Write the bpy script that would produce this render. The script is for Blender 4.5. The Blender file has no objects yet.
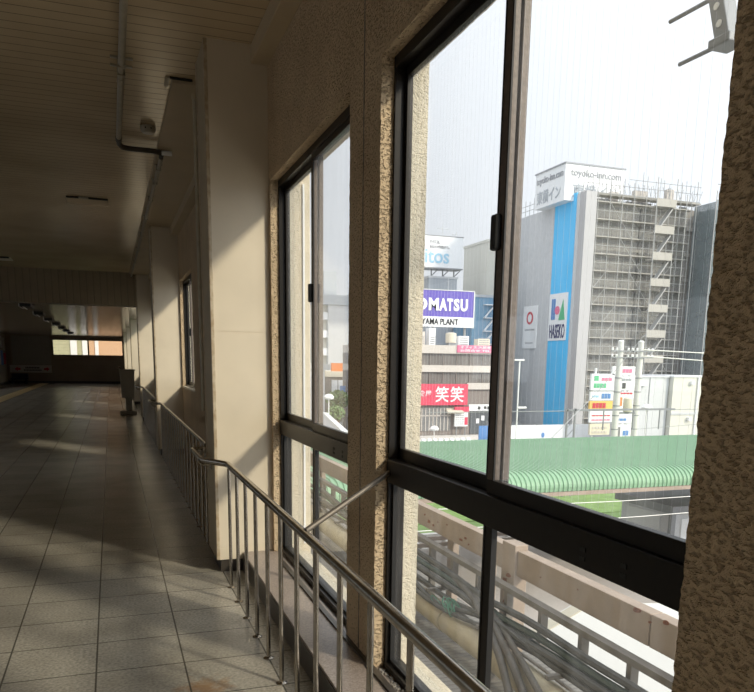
import bpy, math, random
from mathutils import Vector, Matrix, noise as mnoise
random.seed(7)
S = bpy.context.scene
C = S.collection
H = 1.6                       # eye height; coordinates below are relative to the eye and lifted by H at the end
FZ = -1.6                     # floor
CZ = 2.12                     # near ceiling
FC = 1.33                     # far ceiling
WX = 1.12                     # interior face of the window wall
WO = 1.335                    # exterior face
PIL = [-1.89, 5.52, 12.93, 20.34, 27.75, 35.16, 42.57]
ROOTS = []

# ------------------------------------------------------------------ materials
def mat(name, col, rough=.6, metal=0., var=0., vscale=8., bump=0., bscale=60., spec=.5, col2=None, detail=5.):
    m = bpy.data.materials.new(name); m.use_nodes = True
    nt = m.node_tree; b = nt.nodes['Principled BSDF']
    b.inputs['Roughness'].default_value = rough
    b.inputs['Metallic'].default_value = metal
    b.inputs['Specular IOR Level'].default_value = spec
    b.inputs['Base Color'].default_value = (*col, 1)
    g = nt.nodes.new('ShaderNodeNewGeometry')
    if var > 0:
        n = nt.nodes.new('ShaderNodeTexNoise'); n.inputs['Scale'].default_value = vscale; n.inputs['Detail'].default_value = detail
        nt.links.new(g.outputs['Position'], n.inputs['Vector'])
        r = nt.nodes.new('ShaderNodeValToRGB')
        c2 = col2 or tuple(c*(1-var) for c in col)
        r.color_ramp.elements[0].position = .32; r.color_ramp.elements[0].color = (*c2, 1)
        r.color_ramp.elements[1].position = .68; r.color_ramp.elements[1].color = (*col, 1)
        nt.links.new(n.outputs['Fac'], r.inputs['Fac']); nt.links.new(r.outputs['Color'], b.inputs['Base Color'])
    if bump > 0:
        n2 = nt.nodes.new('ShaderNodeTexNoise'); n2.inputs['Scale'].default_value = bscale; n2.inputs['Detail'].default_value = 4
        nt.links.new(g.outputs['Position'], n2.inputs['Vector'])
        bp = nt.nodes.new('ShaderNodeBump'); bp.inputs['Strength'].default_value = bump; bp.inputs['Distance'].default_value = .01
        nt.links.new(n2.outputs['Fac'], bp.inputs['Height']); nt.links.new(bp.outputs['Normal'], b.inputs['Normal'])
    return m

class G:
    """tiny node-graph helper"""
    def __init__(s, m): s.nt = m.node_tree; s.b = s.nt.nodes['Principled BSDF']
    def n(s, t, **kw):
        x = s.nt.nodes.new(t)
        for k, v in kw.items(): setattr(x, k, v)
        return x
    def l(s, a, b): s.nt.links.new(a, b)
    def math(s, op, a, b=None, c=None):
        x = s.n('ShaderNodeMath', operation=op)
        for i, v in enumerate((a, b, c)):
            if v is None: continue
            if isinstance(v, (int, float)): x.inputs[i].default_value = v
            else: s.l(v, x.inputs[i])
        return x.outputs[0]
    def mix(s, f, a, b):
        x = s.n('ShaderNodeMix', data_type='RGBA')
        for i, v in ((0, f), (6, a), (7, b)):
            if isinstance(v, tuple): x.inputs[i].default_value = (*v, 1)
            elif isinstance(v, (int, float)): x.inputs[i].default_value = v
            else: s.l(v, x.inputs[i])
        return x.outputs[2]
    def pos(s):
        g = s.n('ShaderNodeNewGeometry'); x = s.n('ShaderNodeSeparateXYZ'); s.l(g.outputs['Position'], x.inputs[0])
        return g.outputs['Position'], x.outputs[0], x.outputs[1], x.outputs[2]
    def noise(s, p, sc, d=5.):
        n = s.n('ShaderNodeTexNoise'); n.inputs['Scale'].default_value = sc; n.inputs['Detail'].default_value = d
        s.l(p, n.inputs['Vector']); return n.outputs['Fac']
    def step(s, v, a, b):
        x = s.n('ShaderNodeMapRange'); x.inputs[1].default_value = a; x.inputs[2].default_value = b
        s.l(v, x.inputs[0]); return x.outputs[0]
    def bump(s, h, st, dist):
        x = s.n('ShaderNodeBump'); x.inputs['Strength'].default_value = st; x.inputs['Distance'].default_value = dist
        s.l(h, x.inputs['Height']); s.l(x.outputs['Normal'], s.b.inputs['Normal'])

def floor_mat():
    m = mat('terrazzo_tile', (.3, .3, .3), .25); g = G(m); p, x, y, z = g.pos()
    fx = g.math('FRACT', g.math('DIVIDE', g.math('ADD', x, 20*.4425+.151), .4425))
    fy = g.math('FRACT', g.math('DIVIDE', g.math('ADD', y, 100*.428-3.852), .428))
    dx = g.math('ABSOLUTE', g.math('SUBTRACT', fx, .5)); dy = g.math('ABSOLUTE', g.math('SUBTRACT', fy, .5))
    jo = g.step(g.math('MAXIMUM', dx, dy), .486, .494)
    ix = g.math('FLOOR', g.math('DIVIDE', g.math('ADD', x, 20*.4425+.151), .4425))
    iy = g.math('FLOOR', g.math('DIVIDE', g.math('ADD', y, 100*.428-3.852), .428))
    cx = g.n('ShaderNodeCombineXYZ'); g.l(ix, cx.inputs[0]); g.l(iy, cx.inputs[1])
    wn = g.n('ShaderNodeTexWhiteNoise'); g.l(cx.outputs[0], wn.inputs['Vector'])
    sp = g.step(g.noise(p, 62., 2.), .30, .70)
    base = g.mix(sp, (.27, .245, .195), (.49, .45, .37))
    base = g.mix(g.math('MULTIPLY', wn.outputs['Value'], .42), base, (.25, .225, .18))
    cl = g.step(g.noise(p, 2.1, 6.), .42, .7)
    base = g.mix(g.math('MULTIPLY', cl, .42), base, (.19, .165, .125))
    # rust stain by the handrail foot
    d = g.n('ShaderNodeVectorMath', operation='DISTANCE'); g.l(p, d.inputs[0]); d.inputs[1].default_value = (.36, 3.50, 0.)
    st = g.math('SUBTRACT', g.math('ADD', .20, g.math('MULTIPLY', g.noise(p, 16., 5.), .30)), g.math('ADD', d.outputs['Value'], .2))
    base = g.mix(g.math('MULTIPLY', g.step(st, 0., .12), .7), base, (.30, .15, .05))
    base = g.mix(g.math('MULTIPLY', jo, .88), base, (.05, .045, .035))
    g.l(base, g.b.inputs['Base Color'])
    g.b.inputs['Roughness'].default_value = .27
    h = g.math('SUBTRACT', g.math('MULTIPLY', g.noise(p, 3.5, 2.), .8), g.math('MULTIPLY', jo, .5))
    g.bump(h, .22, .004)
    g.b.inputs['Specular IOR Level'].default_value = .55
    return m

def ceil_mat():
    m = mat('ceiling_boards', (.3, .28, .22), .21); g = G(m); p, x, y, z = g.pos()
    fy = g.math('FRACT', g.math('DIVIDE', y, .1275))
    d = g.math('ABSOLUTE', g.math('SUBTRACT', fy, .5)); gr = g.step(d, .455, .485)
    c = g.mix(g.step(g.noise(p, 1.3, 5.), .35, .7), (.60, .46, .285), (.50, .375, .225))
    c = g.mix(g.math('MULTIPLY', gr, .75), c, (.05, .04, .03))
    g.l(c, g.b.inputs['Base Color'])
    g.bump(g.math('SUBTRACT', 1., gr), .6, .006)
    g.b.inputs['Specular IOR Level'].default_value = .6
    return m

def ribbed(name, col, axis, pitch, rough=.5, depth=.03, dark=.55, frac=.25):
    m = mat(name, col, rough); g = G(m); p, x, y, z = g.pos()
    v = {'x': x, 'y': y, 'z': z}[axis]
    f = g.math('FRACT', g.math('DIVIDE', g.math('ADD', v, 100.), pitch))
    d = g.math('ABSOLUTE', g.math('SUBTRACT', f, .5)); gr = g.step(d, .5-frac*.5, .5)
    c = g.mix(g.step(g.noise(p, 3., 5.), .35, .7), col, tuple(k*.86 for k in col))
    g.l(g.mix(gr, c, tuple(k*dark for k in col)), g.b.inputs['Base Color'])
    g.bump(g.math('SUBTRACT', 1., gr), .6, depth)
    return m

def stucco_mat():
    m = mat('sprayed_stucco', (.5, .42, .3), .85); g = G(m); p, x, y, z = g.pos()
    mp = g.n('ShaderNodeMapping'); mp.inputs['Rotation'].default_value = (.5, 0, 0); mp.inputs['Scale'].default_value = (1, .8, 1.5); g.l(p, mp.inputs[0])
    a = g.noise(mp.outputs[0], 66., 2.); b = g.noise(p, 210., 3.)
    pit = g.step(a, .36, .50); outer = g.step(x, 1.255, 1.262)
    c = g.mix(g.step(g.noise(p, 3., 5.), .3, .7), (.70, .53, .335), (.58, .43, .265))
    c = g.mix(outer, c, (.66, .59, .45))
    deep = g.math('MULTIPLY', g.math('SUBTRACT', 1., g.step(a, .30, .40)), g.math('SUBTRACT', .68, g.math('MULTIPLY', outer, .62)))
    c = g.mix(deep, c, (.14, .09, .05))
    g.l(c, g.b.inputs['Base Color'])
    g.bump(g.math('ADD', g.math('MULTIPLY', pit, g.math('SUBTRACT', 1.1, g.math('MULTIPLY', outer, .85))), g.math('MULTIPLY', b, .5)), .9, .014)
    return m

def granite_mat(name, a, b, rough=.3):
    m = mat(name, a, rough); g = G(m); p, x, y, z = g.pos()
    s1 = g.step(g.noise(p, 170., 2.), .42, .58); s2 = g.step(g.noise(p, 60., 3.), .45, .6)
    c = g.mix(s1, a, b); c = g.mix(g.math('MULTIPLY', s2, .35), c, (.12, .10, .09))
    g.l(c, g.b.inputs['Base Color']); return m

def glass_mat():
    m = bpy.data.materials.new('dusty_window_glass'); m.use_nodes = True; nt = m.node_tree
    for n in list(nt.nodes): nt.nodes.remove(n)
    N = nt.nodes.new; L = nt.links.new
    out = N('ShaderNodeOutputMaterial'); tr = N('ShaderNodeBsdfTransparent'); tr.inputs[0].default_value = (.93, .945, .94, 1)
    gl = N('ShaderNodeBsdfGlossy'); gl.inputs['Roughness'].default_value = .015; gl.inputs[0].default_value = (.9, .9, .9, 1)
    lw = N('ShaderNodeLayerWeight'); lw.inputs[0].default_value = .5
    pw = N('ShaderNodeMath'); pw.operation = 'POWER'; pw.inputs[1].default_value = 5.; L(lw.outputs['Facing'], pw.inputs[0])
    fr = N('ShaderNodeMath'); fr.operation = 'MULTIPLY_ADD'; fr.inputs[1].default_value = .55; fr.inputs[2].default_value = .03; L(pw.outputs[0], fr.inputs[0])
    geo = N('ShaderNodeNewGeometry'); mp = N('ShaderNodeMapping'); mp.inputs['Scale'].default_value = (9, 9, 1.1)
    nz = N('ShaderNodeTexNoise'); nz.inputs['Scale'].default_value = 2.2; nz.inputs['Detail'].default_value = 6
    L(geo.outputs['Position'], mp.inputs[0]); L(mp.outputs[0], nz.inputs['Vector'])
    mr = N('ShaderNodeMapRange'); mr.inputs[1].default_value = .35; mr.inputs[2].default_value = .75; mr.inputs[3].default_value = .006; mr.inputs[4].default_value = .035
    L(nz.outputs['Fac'], mr.inputs[0])
    tl = N('ShaderNodeBsdfTranslucent'); tl.inputs[0].default_value = (.86, .87, .86, 1)
    m1 = N('ShaderNodeMixShader'); L(mr.outputs[0], m1.inputs[0]); L(tr.outputs[0], m1.inputs[1]); L(tl.outputs[0], m1.inputs[2])
    m2 = N('ShaderNodeMixShader'); L(fr.outputs[0], m2.inputs[0]); L(m1.outputs[0], m2.inputs[1]); L(gl.outputs[0], m2.inputs[2])
    L(m2.outputs[0], out.inputs[0]); return m

def net_mat(col, alpha):
    m = bpy.data.materials.new('scaffold_netting'); m.use_nodes = True; nt = m.node_tree
    for n in list(nt.nodes): nt.nodes.remove(n)
    N = nt.nodes.new; L = nt.links.new
    out = N('ShaderNodeOutputMaterial'); tr = N('ShaderNodeBsdfTransparent'); df = N('ShaderNodeBsdfDiffuse'); df.inputs[0].default_value = (*col, 1)
    geo = N('ShaderNodeNewGeometry'); nz = N('ShaderNodeTexNoise'); nz.inputs['Scale'].default_value = .7; nz.inputs['Detail'].default_value = 5
    L(geo.outputs['Position'], nz.inputs['Vector'])
    mr = N('ShaderNodeMapRange'); mr.inputs[1].default_value = .3; mr.inputs[2].default_value = .7; mr.inputs[3].default_value = alpha-.12; mr.inputs[4].default_value = alpha+.12
    L(nz.outputs['Fac'], mr.inputs[0])
    mx = N('ShaderNodeMixShader'); L(mr.outputs[0], mx.inputs[0]); L(tr.outputs[0], mx.inputs[1]); L(df.outputs[0], mx.inputs[2]); L(mx.outputs[0], out.inputs[0])
    return m

M = dict(
    floor=floor_mat(), ceil=ceil_mat(), stucco=stucco_mat(), glass=glass_mat(),
    pillar=mat('cream_panel', (.66, .565, .42), .5, var=.10, vscale=2.5),
    bead=mat('corner_bead', (.50, .42, .30), .42, var=.3, vscale=22., col2=(.34, .25, .15)),
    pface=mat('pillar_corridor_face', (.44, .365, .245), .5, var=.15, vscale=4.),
    dark_skirt=mat('dark_skirting', (.055, .045, .036), .35),
    soffit=mat('soffit_paint', (.54, .43, .28), .5, var=.12, vscale=2.),
    far_ceil=mat('glossy_far_ceiling', (.36, .27, .18), .2, var=.2, vscale=.6),
    header=ribbed('ribbed_header', (.27, .205, .13), 'x', .16, .6, .01, .7),
    farwall=mat('far_wall_paint', (.36, .285, .20), .6, var=.15, vscale=1.),
    leftwall=mat('left_wall_paint', (.42, .36, .26), .6, var=.12, vscale=1.),
    bronze=mat('bronze_aluminium', (.020, .016, .012), .36, .1, var=.25, vscale=40., spec=.22),
    bronze_b=mat('weathered_bronze', (.14, .105, .082), .5, .1, var=.3, vscale=60., bump=.15),
    gasket=mat('black_gasket', (.012, .011, .010), .6),
    steel=mat('brushed_stainless', (.52, .47, .40), .24, 1., var=.25, vscale=25.),
    dull_steel=mat('dull_steel', (.20, .17, .135), .5, .5, var=.2, vscale=25.),
    plinth=granite_mat('ledge_granite', (.40, .325, .27), (.27, .215, .175), .33),
    sill=mat('sill_concrete', (.30, .26, .21), .8, var=.5, vscale=60., bump=.4),
    pipe=mat('painted_conduit', (.40, .35, .26), .4, var=.2, vscale=12.),
    black=mat('black_plastic', (.02, .02, .02), .5),
    white=mat('white_paint', (.80, .80, .78), .5, var=.05),
    lampwhite=mat('lamp_diffuser', (.85, .84, .80), .4),
    grey_box=mat('grey_cabinet', (.40, .345, .26), .5, var=.1),
    board=mat('notice_board', (.42, .40, .34), .6, var=.05),
    paper=mat('paper', (.66, .63, .57), .7),
    red=mat('sign_red', (.55, .035, .06), .5), ink=mat('ink', (.03, .03, .03), .6),
    tactile=mat('tactile_yellow', (.55, .40, .17), .55, var=.15, vscale=4.),
    ext_cream=mat('exterior_stucco', (.62, .54, .40), .85, var=.15, vscale=12., bump=.6, bscale=60.),
    deck=ribbed('ribbed_deck', (.20, .185, .16), 'y', .07, .6, .012, .55, .35),
    beam=mat('faded_pink_steel', (.36, .28, .215), .6, var=.16, vscale=7.),
    rust=mat('rust', (.26, .09, .04), .85, var=.5, vscale=50.),
    bpipe=mat('beige_pipe', (.43, .365, .24), .6, var=.25, vscale=5.),
    tray=mat('galvanised_tray', (.20, .178, .15), .55, .2, var=.25, vscale=8.),
    cable=mat('weathered_cable', (.060, .056, .046), .6, var=.3, vscale=10.),
    cable_g=mat('greenish_cable', (.040, .062, .046), .6, var=.3, vscale=10.),
    conduit=mat('flexible_conduit', (.095, .082, .066), .65, var=.25, vscale=12.),
    wroof=mat('white_sheet_roof', (.60, .585, .54), .5, var=.05, vscale=1.),
    wroof_b=mat('beige_shade_and_wall', (.40, .365, .28), .5),
    canopy=mat('green_corrugated', (.225, .385, .235), .55, var=.10, vscale=.8),
    gutter=mat('gutter_brown', (.36, .28, .22), .6, var=.2, vscale=3.),
    ballast=mat('ballast', (.36, .32, .275), .9, var=.3, vscale=1.2, detail=9.),
    twine=mat('green_twine', (.055, .20, .12), .7),
    grass=mat('grass', (.20, .32, .085), .9, var=.35, vscale=1.6, detail=10., bump=.8, bscale=14.),
    concrete=mat('concrete', (.44, .40, .36), .85, var=.14, vscale=.8),
    kerb=mat('pale_kerb', (.66, .63, .58), .8, var=.1),
    asphalt=mat('asphalt', (.30, .30, .30), .9, var=.12, vscale=.5),
    rail=mat('rail_steel', (.28, .22, .18), .5, .4),
    wire=mat('pale_wire', (.75, .73, .68), .5), wire_d=mat('dark_wire', (.30, .31, .31), .6),
    pole=mat('concrete_pole', (.64, .63, .60), .8, var=.08, vscale=2.),
    metal_l=mat('light_metal', (.60, .61, .62), .5, .2), metal_d=mat('grey_metal', (.24, .25, .26), .5, .2),
    gsheet=ribbed('grey_sheeting', (.52, .53, .545), 'y', 1.8, .6, .02, .9, .06),
    blue=mat('sky_blue_sheet', (.07, .50, .88), .6, var=.06, vscale=.4), sheet_l=mat('pale_sheet', (.42, .415, .42), .6, var=.06, vscale=.4),
    bldg=mat('concrete_facade', (.27, .25, .225), .8, var=.14, vscale=.5), slab=mat('slab_edge', (.36, .335, .30), .8),
    win_d=mat('window_dark', (.10, .11, .12), .25), win_m=mat('window_grey', (.22, .22, .22), .3, var=.25, vscale=.6),
    scaf=mat('scaffold_tube', (.37, .37, .36), .5), scaf_d=mat('dark_scaffold_tube', (.26, .27, .27), .6), plank=mat('scaffold_deck', (.40, .38, .34), .7, var=.1),
    net=net_mat((.20, .235, .245), .62), net_l=net_mat((.38, .375, .35), .34),
    shop_b=mat('shop_band', (.58, .53, .48), .7, var=.06, vscale=.3), shop_w=mat('shop_brown', (.23, .195, .175), .6, var=.15, vscale=.4),
    shop_win=mat('shop_window', (.19, .17, .155), .3, var=.3, vscale=.5), shopred=mat('shop_red', (.62, .045, .10), .5),
    purple=mat('billboard_purple', (.105, .075, .40), .5), white_s=mat('sign_white', (.78, .79, .80), .5),
    navy=mat('letter_navy', (.03, .035, .12), .5), paleblue=mat('letter_pale_blue', (.32, .55, .70), .5),
    bluebld=mat('blue_building', (.13, .27, .40), .7, var=.05, vscale=.3), greybld=mat('pale_grey_building', (.56, .57, .58), .8, var=.05, vscale=.2),  # distant buildings coloured paler, with the outdoor haze put into their tones
    towerg=mat('tower_panel', (.40, .43, .46), .7), haze_grey=mat('letter_grey', (.30, .31, .33), .6),
    crm=mat('cream_block', (.62, .61, .545), .7, var=.04), grn=mat('sign_green', (.08, .42, .20), .5), yel=mat('sign_yellow', (.80, .52, .14), .5),
    org=mat('sign_orange', (.75, .22, .05), .5), pnk=mat('sign_pink', (.72, .16, .28), .5), sblue=mat('sign_blue', (.10, .24, .52), .5),
    orange_b=mat('orange_render', (.46, .27, .145), .8, var=.05), brick_y=ribbed('pale_brick', (.33, .30, .17), 'z', .22, .8, .01, .7, .2),
    leaf=mat('leaf', (.15, .24, .08), .8, var=.4, vscale=2.), tankc=mat('tank_cream', (.66, .60, .48), .6),
    dkblue=mat('bench_dark', (.03, .035, .05), .5), debris=mat('sill_debris', (.46, .41, .34), .9, var=.6, vscale=120., bump=.8, bscale=120.),
)

# ------------------------------------------------------------------ mesh helpers
class MB:
    def __init__(s): s.v = []; s.f = []
    def box(s, x0, x1, y0, y1, z0, z1):
        b = len(s.v)
        s.v += [(x, y, z) for z in (z0, z1) for y in (y0, y1) for x in (x0, x1)]
        s.f += [tuple(b+i for i in q) for q in ((0, 2, 3, 1), (4, 5, 7, 6), (0, 1, 5, 4), (2, 6, 7, 3), (0, 4, 6, 2), (1, 3, 7, 5))]
        return s
    def grid_box(s, x0, x1, y0, y1, z0, z1, st, amp):
        """closed box with subdivided, roughened faces"""
        def ax(a, b): n = max(1, int(round((b-a)/st))); return [a+(b-a)*i/n for i in range(n+1)]
        X, Y, Z = ax(x0, x1), ax(y0, y1), ax(z0, z1); idx = {}
        def vid(x, y, z):
            k = (round(x, 5), round(y, 5), round(z, 5))
            if k not in idx:
                p = Vector((x, y, z))
                d = mnoise.noise_vector(p*34.)*amp + mnoise.noise_vector(p*85.)*amp*.6
                idx[k] = len(s.v); s.v.append((x+d.x, y+d.y, z+d.z))
            return idx[k]
        def face(A, B, fn, flip):
            for i in range(len(A)-1):
                for j in range(len(B)-1):
                    q = [vid(*fn(A[i], B[j])), vid(*fn(A[i+1], B[j])), vid(*fn(A[i+1], B[j+1])), vid(*fn(A[i], B[j+1]))]
                    s.f.append(tuple(q[::-1] if flip else q))
        face(Y, Z, lambda a, b: (x0, a, b), True); face(Y, Z, lambda a, b: (x1, a, b), False)
        face(X, Z, lambda a, b: (a, y0, b), False); face(X, Z, lambda a, b: (a, y1, b), True)
        face(X, Y, lambda a, b: (a, b, z0), True); face(X, Y, lambda a, b: (a, b, z1), False)
        return s
    def tube(s, pts, r, n=10, cap=True):
        pts = [Vector(p) for p in pts]; rings = []; up = None
        for i, p in enumerate(pts):
            a = pts[max(i-1, 0)]; c = pts[min(i+1, len(pts)-1)]; t = (c-a).normalized()
            if up is None:
                up = Vector((0, 0, 1)) if abs(t.z) < .9 else Vector((1, 0, 0))
            u = (up - t*up.dot(t)).normalized(); w = t.cross(u); up = u
            rr = r[i] if isinstance(r, (list, tuple)) else r
            k = 1.0
            if 0 < i < len(pts)-1:
                c2 = max(.3, math.cos(.5*(p-a).angle(c-p))); k = 1/c2 if c2 > .6 else 1.2
            rings.append(len(s.v)); s.v += [tuple(p + (u*math.cos(2*math.pi*j/n) + w*math.sin(2*math.pi*j/n))*rr*(k if j else k)) for j in range(n)]
        for a, b in zip(rings, rings[1:]):
            s.f += [(a+j, a+(j+1) % n, b+(j+1) % n, b+j) for j in range(n)]
        if cap:
            s.f.append(tuple(rings[0]+j for j in range(n))[::-1]); s.f.append(tuple(rings[-1]+j for j in range(n)))
        return s
    def lathe(s, c, prof, n=16):
        """prof: (radius, z) list around a vertical axis at c"""
        rings = []
        for r, z in prof:
            rings.append(len(s.v)); s.v += [(c[0]+r*math.cos(2*math.pi*j/n), c[1]+r*math.sin(2*math.pi*j/n), c[2]+z) for j in range(n)]
        for a, b in zip(rings, rings[1:]): s.f += [(a+j, a+(j+1) % n, b+(j+1) % n, b+j) for j in range(n)]
        s.f.append(tuple(rings[0]+j for j in range(n))[::-1]); s.f.append(tuple(rings[-1]+j for j in range(n)))
        return s
    def prism(s, poly, lo, hi, axis):
        """extrude a polygon given in the two other axes along axis"""
        b = len(s.v); n = len(poly)
        for t in (lo, hi):
            for a, c in poly: s.v.append({'x': (t, a, c), 'y': (a, t, c), 'z': (a, c, t)}[axis])
        s.f += [tuple(range(b, b+n))[::-1], tuple(range(b+n, b+2*n))]
        s.f += [(b+i, b+(i+1) % n, b+n+(i+1) % n, b+n+i) for i in range(n)]
        return s
    def raw(s, v, f):
        b = len(s.v); s.v += v; s.f += [tuple(b+i for i in q) for q in f]; return s

def root_of(o):
    return o
def build(name, mb, m, parent=None, smooth=False, bevel=0., base=None):
    me = bpy.data.meshes.new(name)
    if parent is not None:
        a = parent; org = Vector((0, 0, 0))
        while a is not None: org += a.location; a = a.parent
    elif base is not None: org = Vector(base)
    else:
        xs, ys, zs = zip(*mb.v); org = Vector(((min(xs)+max(xs))/2, (min(ys)+max(ys))/2, min(zs)))
    me.from_pydata([(x-org.x, y-org.y, z-org.z) for x, y, z in mb.v], [], mb.f); me.update()
    me.materials.append(M[m])
    o = bpy.data.objects.new(name, me); C.objects.link(o)
    if parent is not None: o.parent = parent
    else: o.location = org; ROOTS.append(o)
    import bmesh
    bm = bmesh.new(); bm.from_mesh(me); bmesh.ops.recalc_face_normals(bm, faces=bm.faces); bm.to_mesh(me); bm.free()
    if smooth:
        for p in me.polygons: p.use_smooth = True
        try: me.set_sharp_from_angle(angle=math.radians(40))
        except Exception: pass
    if bevel > 0:
        md = o.modifiers.new('bevel', 'BEVEL'); md.width = bevel; md.segments = 2; md.limit_method = 'ANGLE'
    return o
def tag(o, label, cat, group=None, kind=None):
    o['label'] = label; o['category'] = cat
    if group: o['group'] = group
    if kind: o['kind'] = kind
    return o
def thing(name, label, cat, loc, group=None):
    o = bpy.data.objects.new(name, None); C.objects.link(o); o.location = loc; o.empty_display_size = .2; ROOTS.append(o)
    return tag(o, label, cat, group)
def struct(name, mb, m, **k):
    o = build(name, mb, m, **k); o['kind'] = 'structure'; return o
def struct_empty(name, loc):
    o = bpy.data.objects.new(name, None); C.objects.link(o); o.location = loc; o['kind'] = 'structure'; ROOTS.append(o); return o
_tc = {}
def text_mb(body, x0, x1, z0, z1, plane, at, ext=.03, bold=.012):
    """lettering fitted in a box; plane '-Y' reads along +X, plane '-X' reads along -Y (x0 is then the larger Y)"""
    key = (body, bold)
    if key not in _tc:
        cu = bpy.data.curves.new('t', 'FONT'); cu.body = body; cu.extrude = .01; cu.resolution_u = 3; cu.offset = bold
        o = bpy.data.objects.new('t', cu); C.objects.link(o); bpy.context.view_layer.update()
        me = bpy.data.meshes.new_from_object(o.evaluated_get(bpy.context.evaluated_depsgraph_get()))
        v = [tuple(q.co) for q in me.vertices]; f = [tuple(p.vertices) for p in me.polygons]
        bpy.data.objects.remove(o); bpy.data.curves.remove(cu); bpy.data.meshes.remove(me); _tc[key] = (v, f)
    v, f = _tc[key]
    xs = [p[0] for p in v]; ys = [p[1] for p in v]; zz = [p[2] for p in v]
    a, b, c, d = min(xs), max(xs), min(ys), max(ys); zl, zh = min(zz), max(zz)
    out = []
    for x, y, z in v:
        u = x0+(x-a)/(b-a)*(x1-x0); w = z0+(y-c)/(d-c)*(z1-z0); t = at-ext*(z-zl)/max(zh-zl, 1e-6)
        out.append((u, t, w) if plane == '-Y' else (t, u, w))
    mb = MB(); mb.raw(out, f); return mb
def arc(c, r, a0, a1, n, plane):
    o = []
    for i in range(n+1):
        a = math.radians(a0+(a1-a0)*i/n); u, w = r*math.cos(a), r*math.sin(a)
        o.append({'xy': (c[0]+u, c[1]+w, c[2]), 'xz': (c[0]+u, c[1], c[2]+w), 'yz': (c[0], c[1]+u, c[2]+w)}[plane])
    return o

# ------------------------------------------------------------------ room shell
struct('floor', MB().box(-6.1, 1.16, -8.2, 51, FZ-.15, FZ), 'floor')
struct('ceiling', MB().box(-6.1, 1.335, -8.2, 20.84, CZ, CZ+.15), 'ceil')
struct('ceiling_far', MB().box(-6.1, 1.335, 20.80, 51, FC, FC+.15), 'far_ceil')
struct('trim_1', MB().box(-6, .70, 20.34, 20.82, FC-.02, CZ), 'header')              # header beam across the corridor
lw = MB().box(-6.15, -6, -8.2, 51, FZ, -.44).box(-6.15, -6, -8.2, 51, 1.1, CZ)
for a, b in ((-8.2, -6), (-3, -1), (2, 4), (7, 9), (12, 14), (17, 24), (27, 29), (32, 34), (37, 39), (42, 51)): lw.box(-6.15, -6, a, b, -.44, 1.1)
struct('wall_left', lw, 'leftwall')
for k, (a, b) in enumerate(((-6, -3), (-1, 2), (4, 7), (9, 12), (14, 17), (24, 27), (29, 32), (34, 37), (39, 42))):  # unseen windows added along the left wall to brighten the interior
    w = struct_empty('window_%d' % (30+k), (-6.07, (a+b)/2, -.44))
    build('frame', MB().box(-6.1, -6.03, a, a+.05, -.44, 1.1).box(-6.1, -6.03, b-.05, b, -.44, 1.1).box(-6.1, -6.03, (a+b)/2-.03, (a+b)/2+.03, -.44, 1.1).box(-6.1, -6.03, a, b, -.44, -.38).box(-6.1, -6.03, a, b, 1.04, 1.1), 'bronze', w)
    build('pane', MB().box(-6.07, -6.065, a+.05, b-.05, -.38, 1.04), 'glass', w)
struct('baseboard_left', MB().box(-6, -5.98, -8.2, 50.8, FZ, FZ+.12), 'dark_skirt')
struct('wall_back', MB().box(-6, 1.335, -8.35, -8.2, FZ, CZ), 'leftwall')
fw = MB().box(-6, -3.40, 50.8, 51, FZ, FC).box(.78, 1.335, 50.8, 51, FZ, FC).box(-3.40, .78, 50.8, 51, FZ, .12).box(-3.40, .78, 50.8, 51, 1.10, FC)
struct('wall_far', fw, 'farwall')
struct('baseboard_far', MB().box(-5.98, 1.1, 50.77, 50.8, FZ, FZ+.14), 'dark_skirt')

def win_list(p):          # openings belonging to the pillar p
    return [(p-1.93, p-.05), (p-4.32, p-2.365), (p-6.65, p-4.77)] if p < 6 else [(p-1.93, p-.05)]
# window wall: near bay is roughened in fine steps, the rest is plain
wl = MB()
for p in PIL:
    ws = win_list(p); near = p == 5.52
    lo, hi = p-7.41, p
    zb = -1.45 if p <= 5.52 else -.44
    top = CZ if p < 20.4 else FC
    st = None
    segs = [(ws[0][1], hi+.02), (ws[1][1], ws[0][0])] + [(ws[2][1], ws[1][0]), (lo, ws[2][0])] if len(ws) > 2 else [(ws[0][1], hi+.02), (lo, ws[0][0])]
    if near:
        wl.grid_box(WX, WO, 5.47, 5.6, zb, 1.25, .014, .0015)
        wl.grid_box(WX, WO, 3.155, 3.59, zb, 1.25, .011, .0018)
        wl.grid_box(WX, WO, .75, 1.2, zb, 1.25, .007, .0028)
        wl.box(WX, WO, lo, ws[2][0], zb, 1.25)
        wl.grid_box(WX, WO, 1.0, 5.56, 1.25, CZ, .016, .0018)
        wl.box(WX, WO, lo, 1.0, 1.25, CZ)
    else:
        for a, b in segs: wl.box(WX, WO, a, b, zb, 1.25 if top > 1.4 else FC)
        if top > 1.4: wl.box(WX, WO, lo, hi+.02, 1.25, top)
    wl.box(WX+.03, WO, lo, hi+.02, -2.7, zb)
    if zb > -1: wl.box(WX, WX+.03, lo, hi+.02, FZ, zb)
wl.box(WX, WO, 42.57, 51, -2.7, FC)
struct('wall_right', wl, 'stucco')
# vertical joint down the pier
struct('trim_2', MB().box(WX-.003, WX+.004, 3.376, 3.382, -1.44, 2.0), 'sill')
# ceiling edge mould above the window wall and plain soffit strip past the pillar
struct('trim_3', MB().box(1.005, WX+.02, -1.4, 5.54, 2.0, CZ), 'soffit', bevel=.006)
struct('trim_4', MB().box(.55, WX, 6.35, 20.34, CZ-.035, CZ), 'soffit')
struct('trim_5', MB().box(1.005, WX+.02, 6.02, 12.95, 2.0-.035, CZ-.035), 'soffit')
struct('trim_6', MB().box(1.005, WX+.02, 13.4, 20.34, 2.0-.035, CZ-.035), 'soffit')
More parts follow.
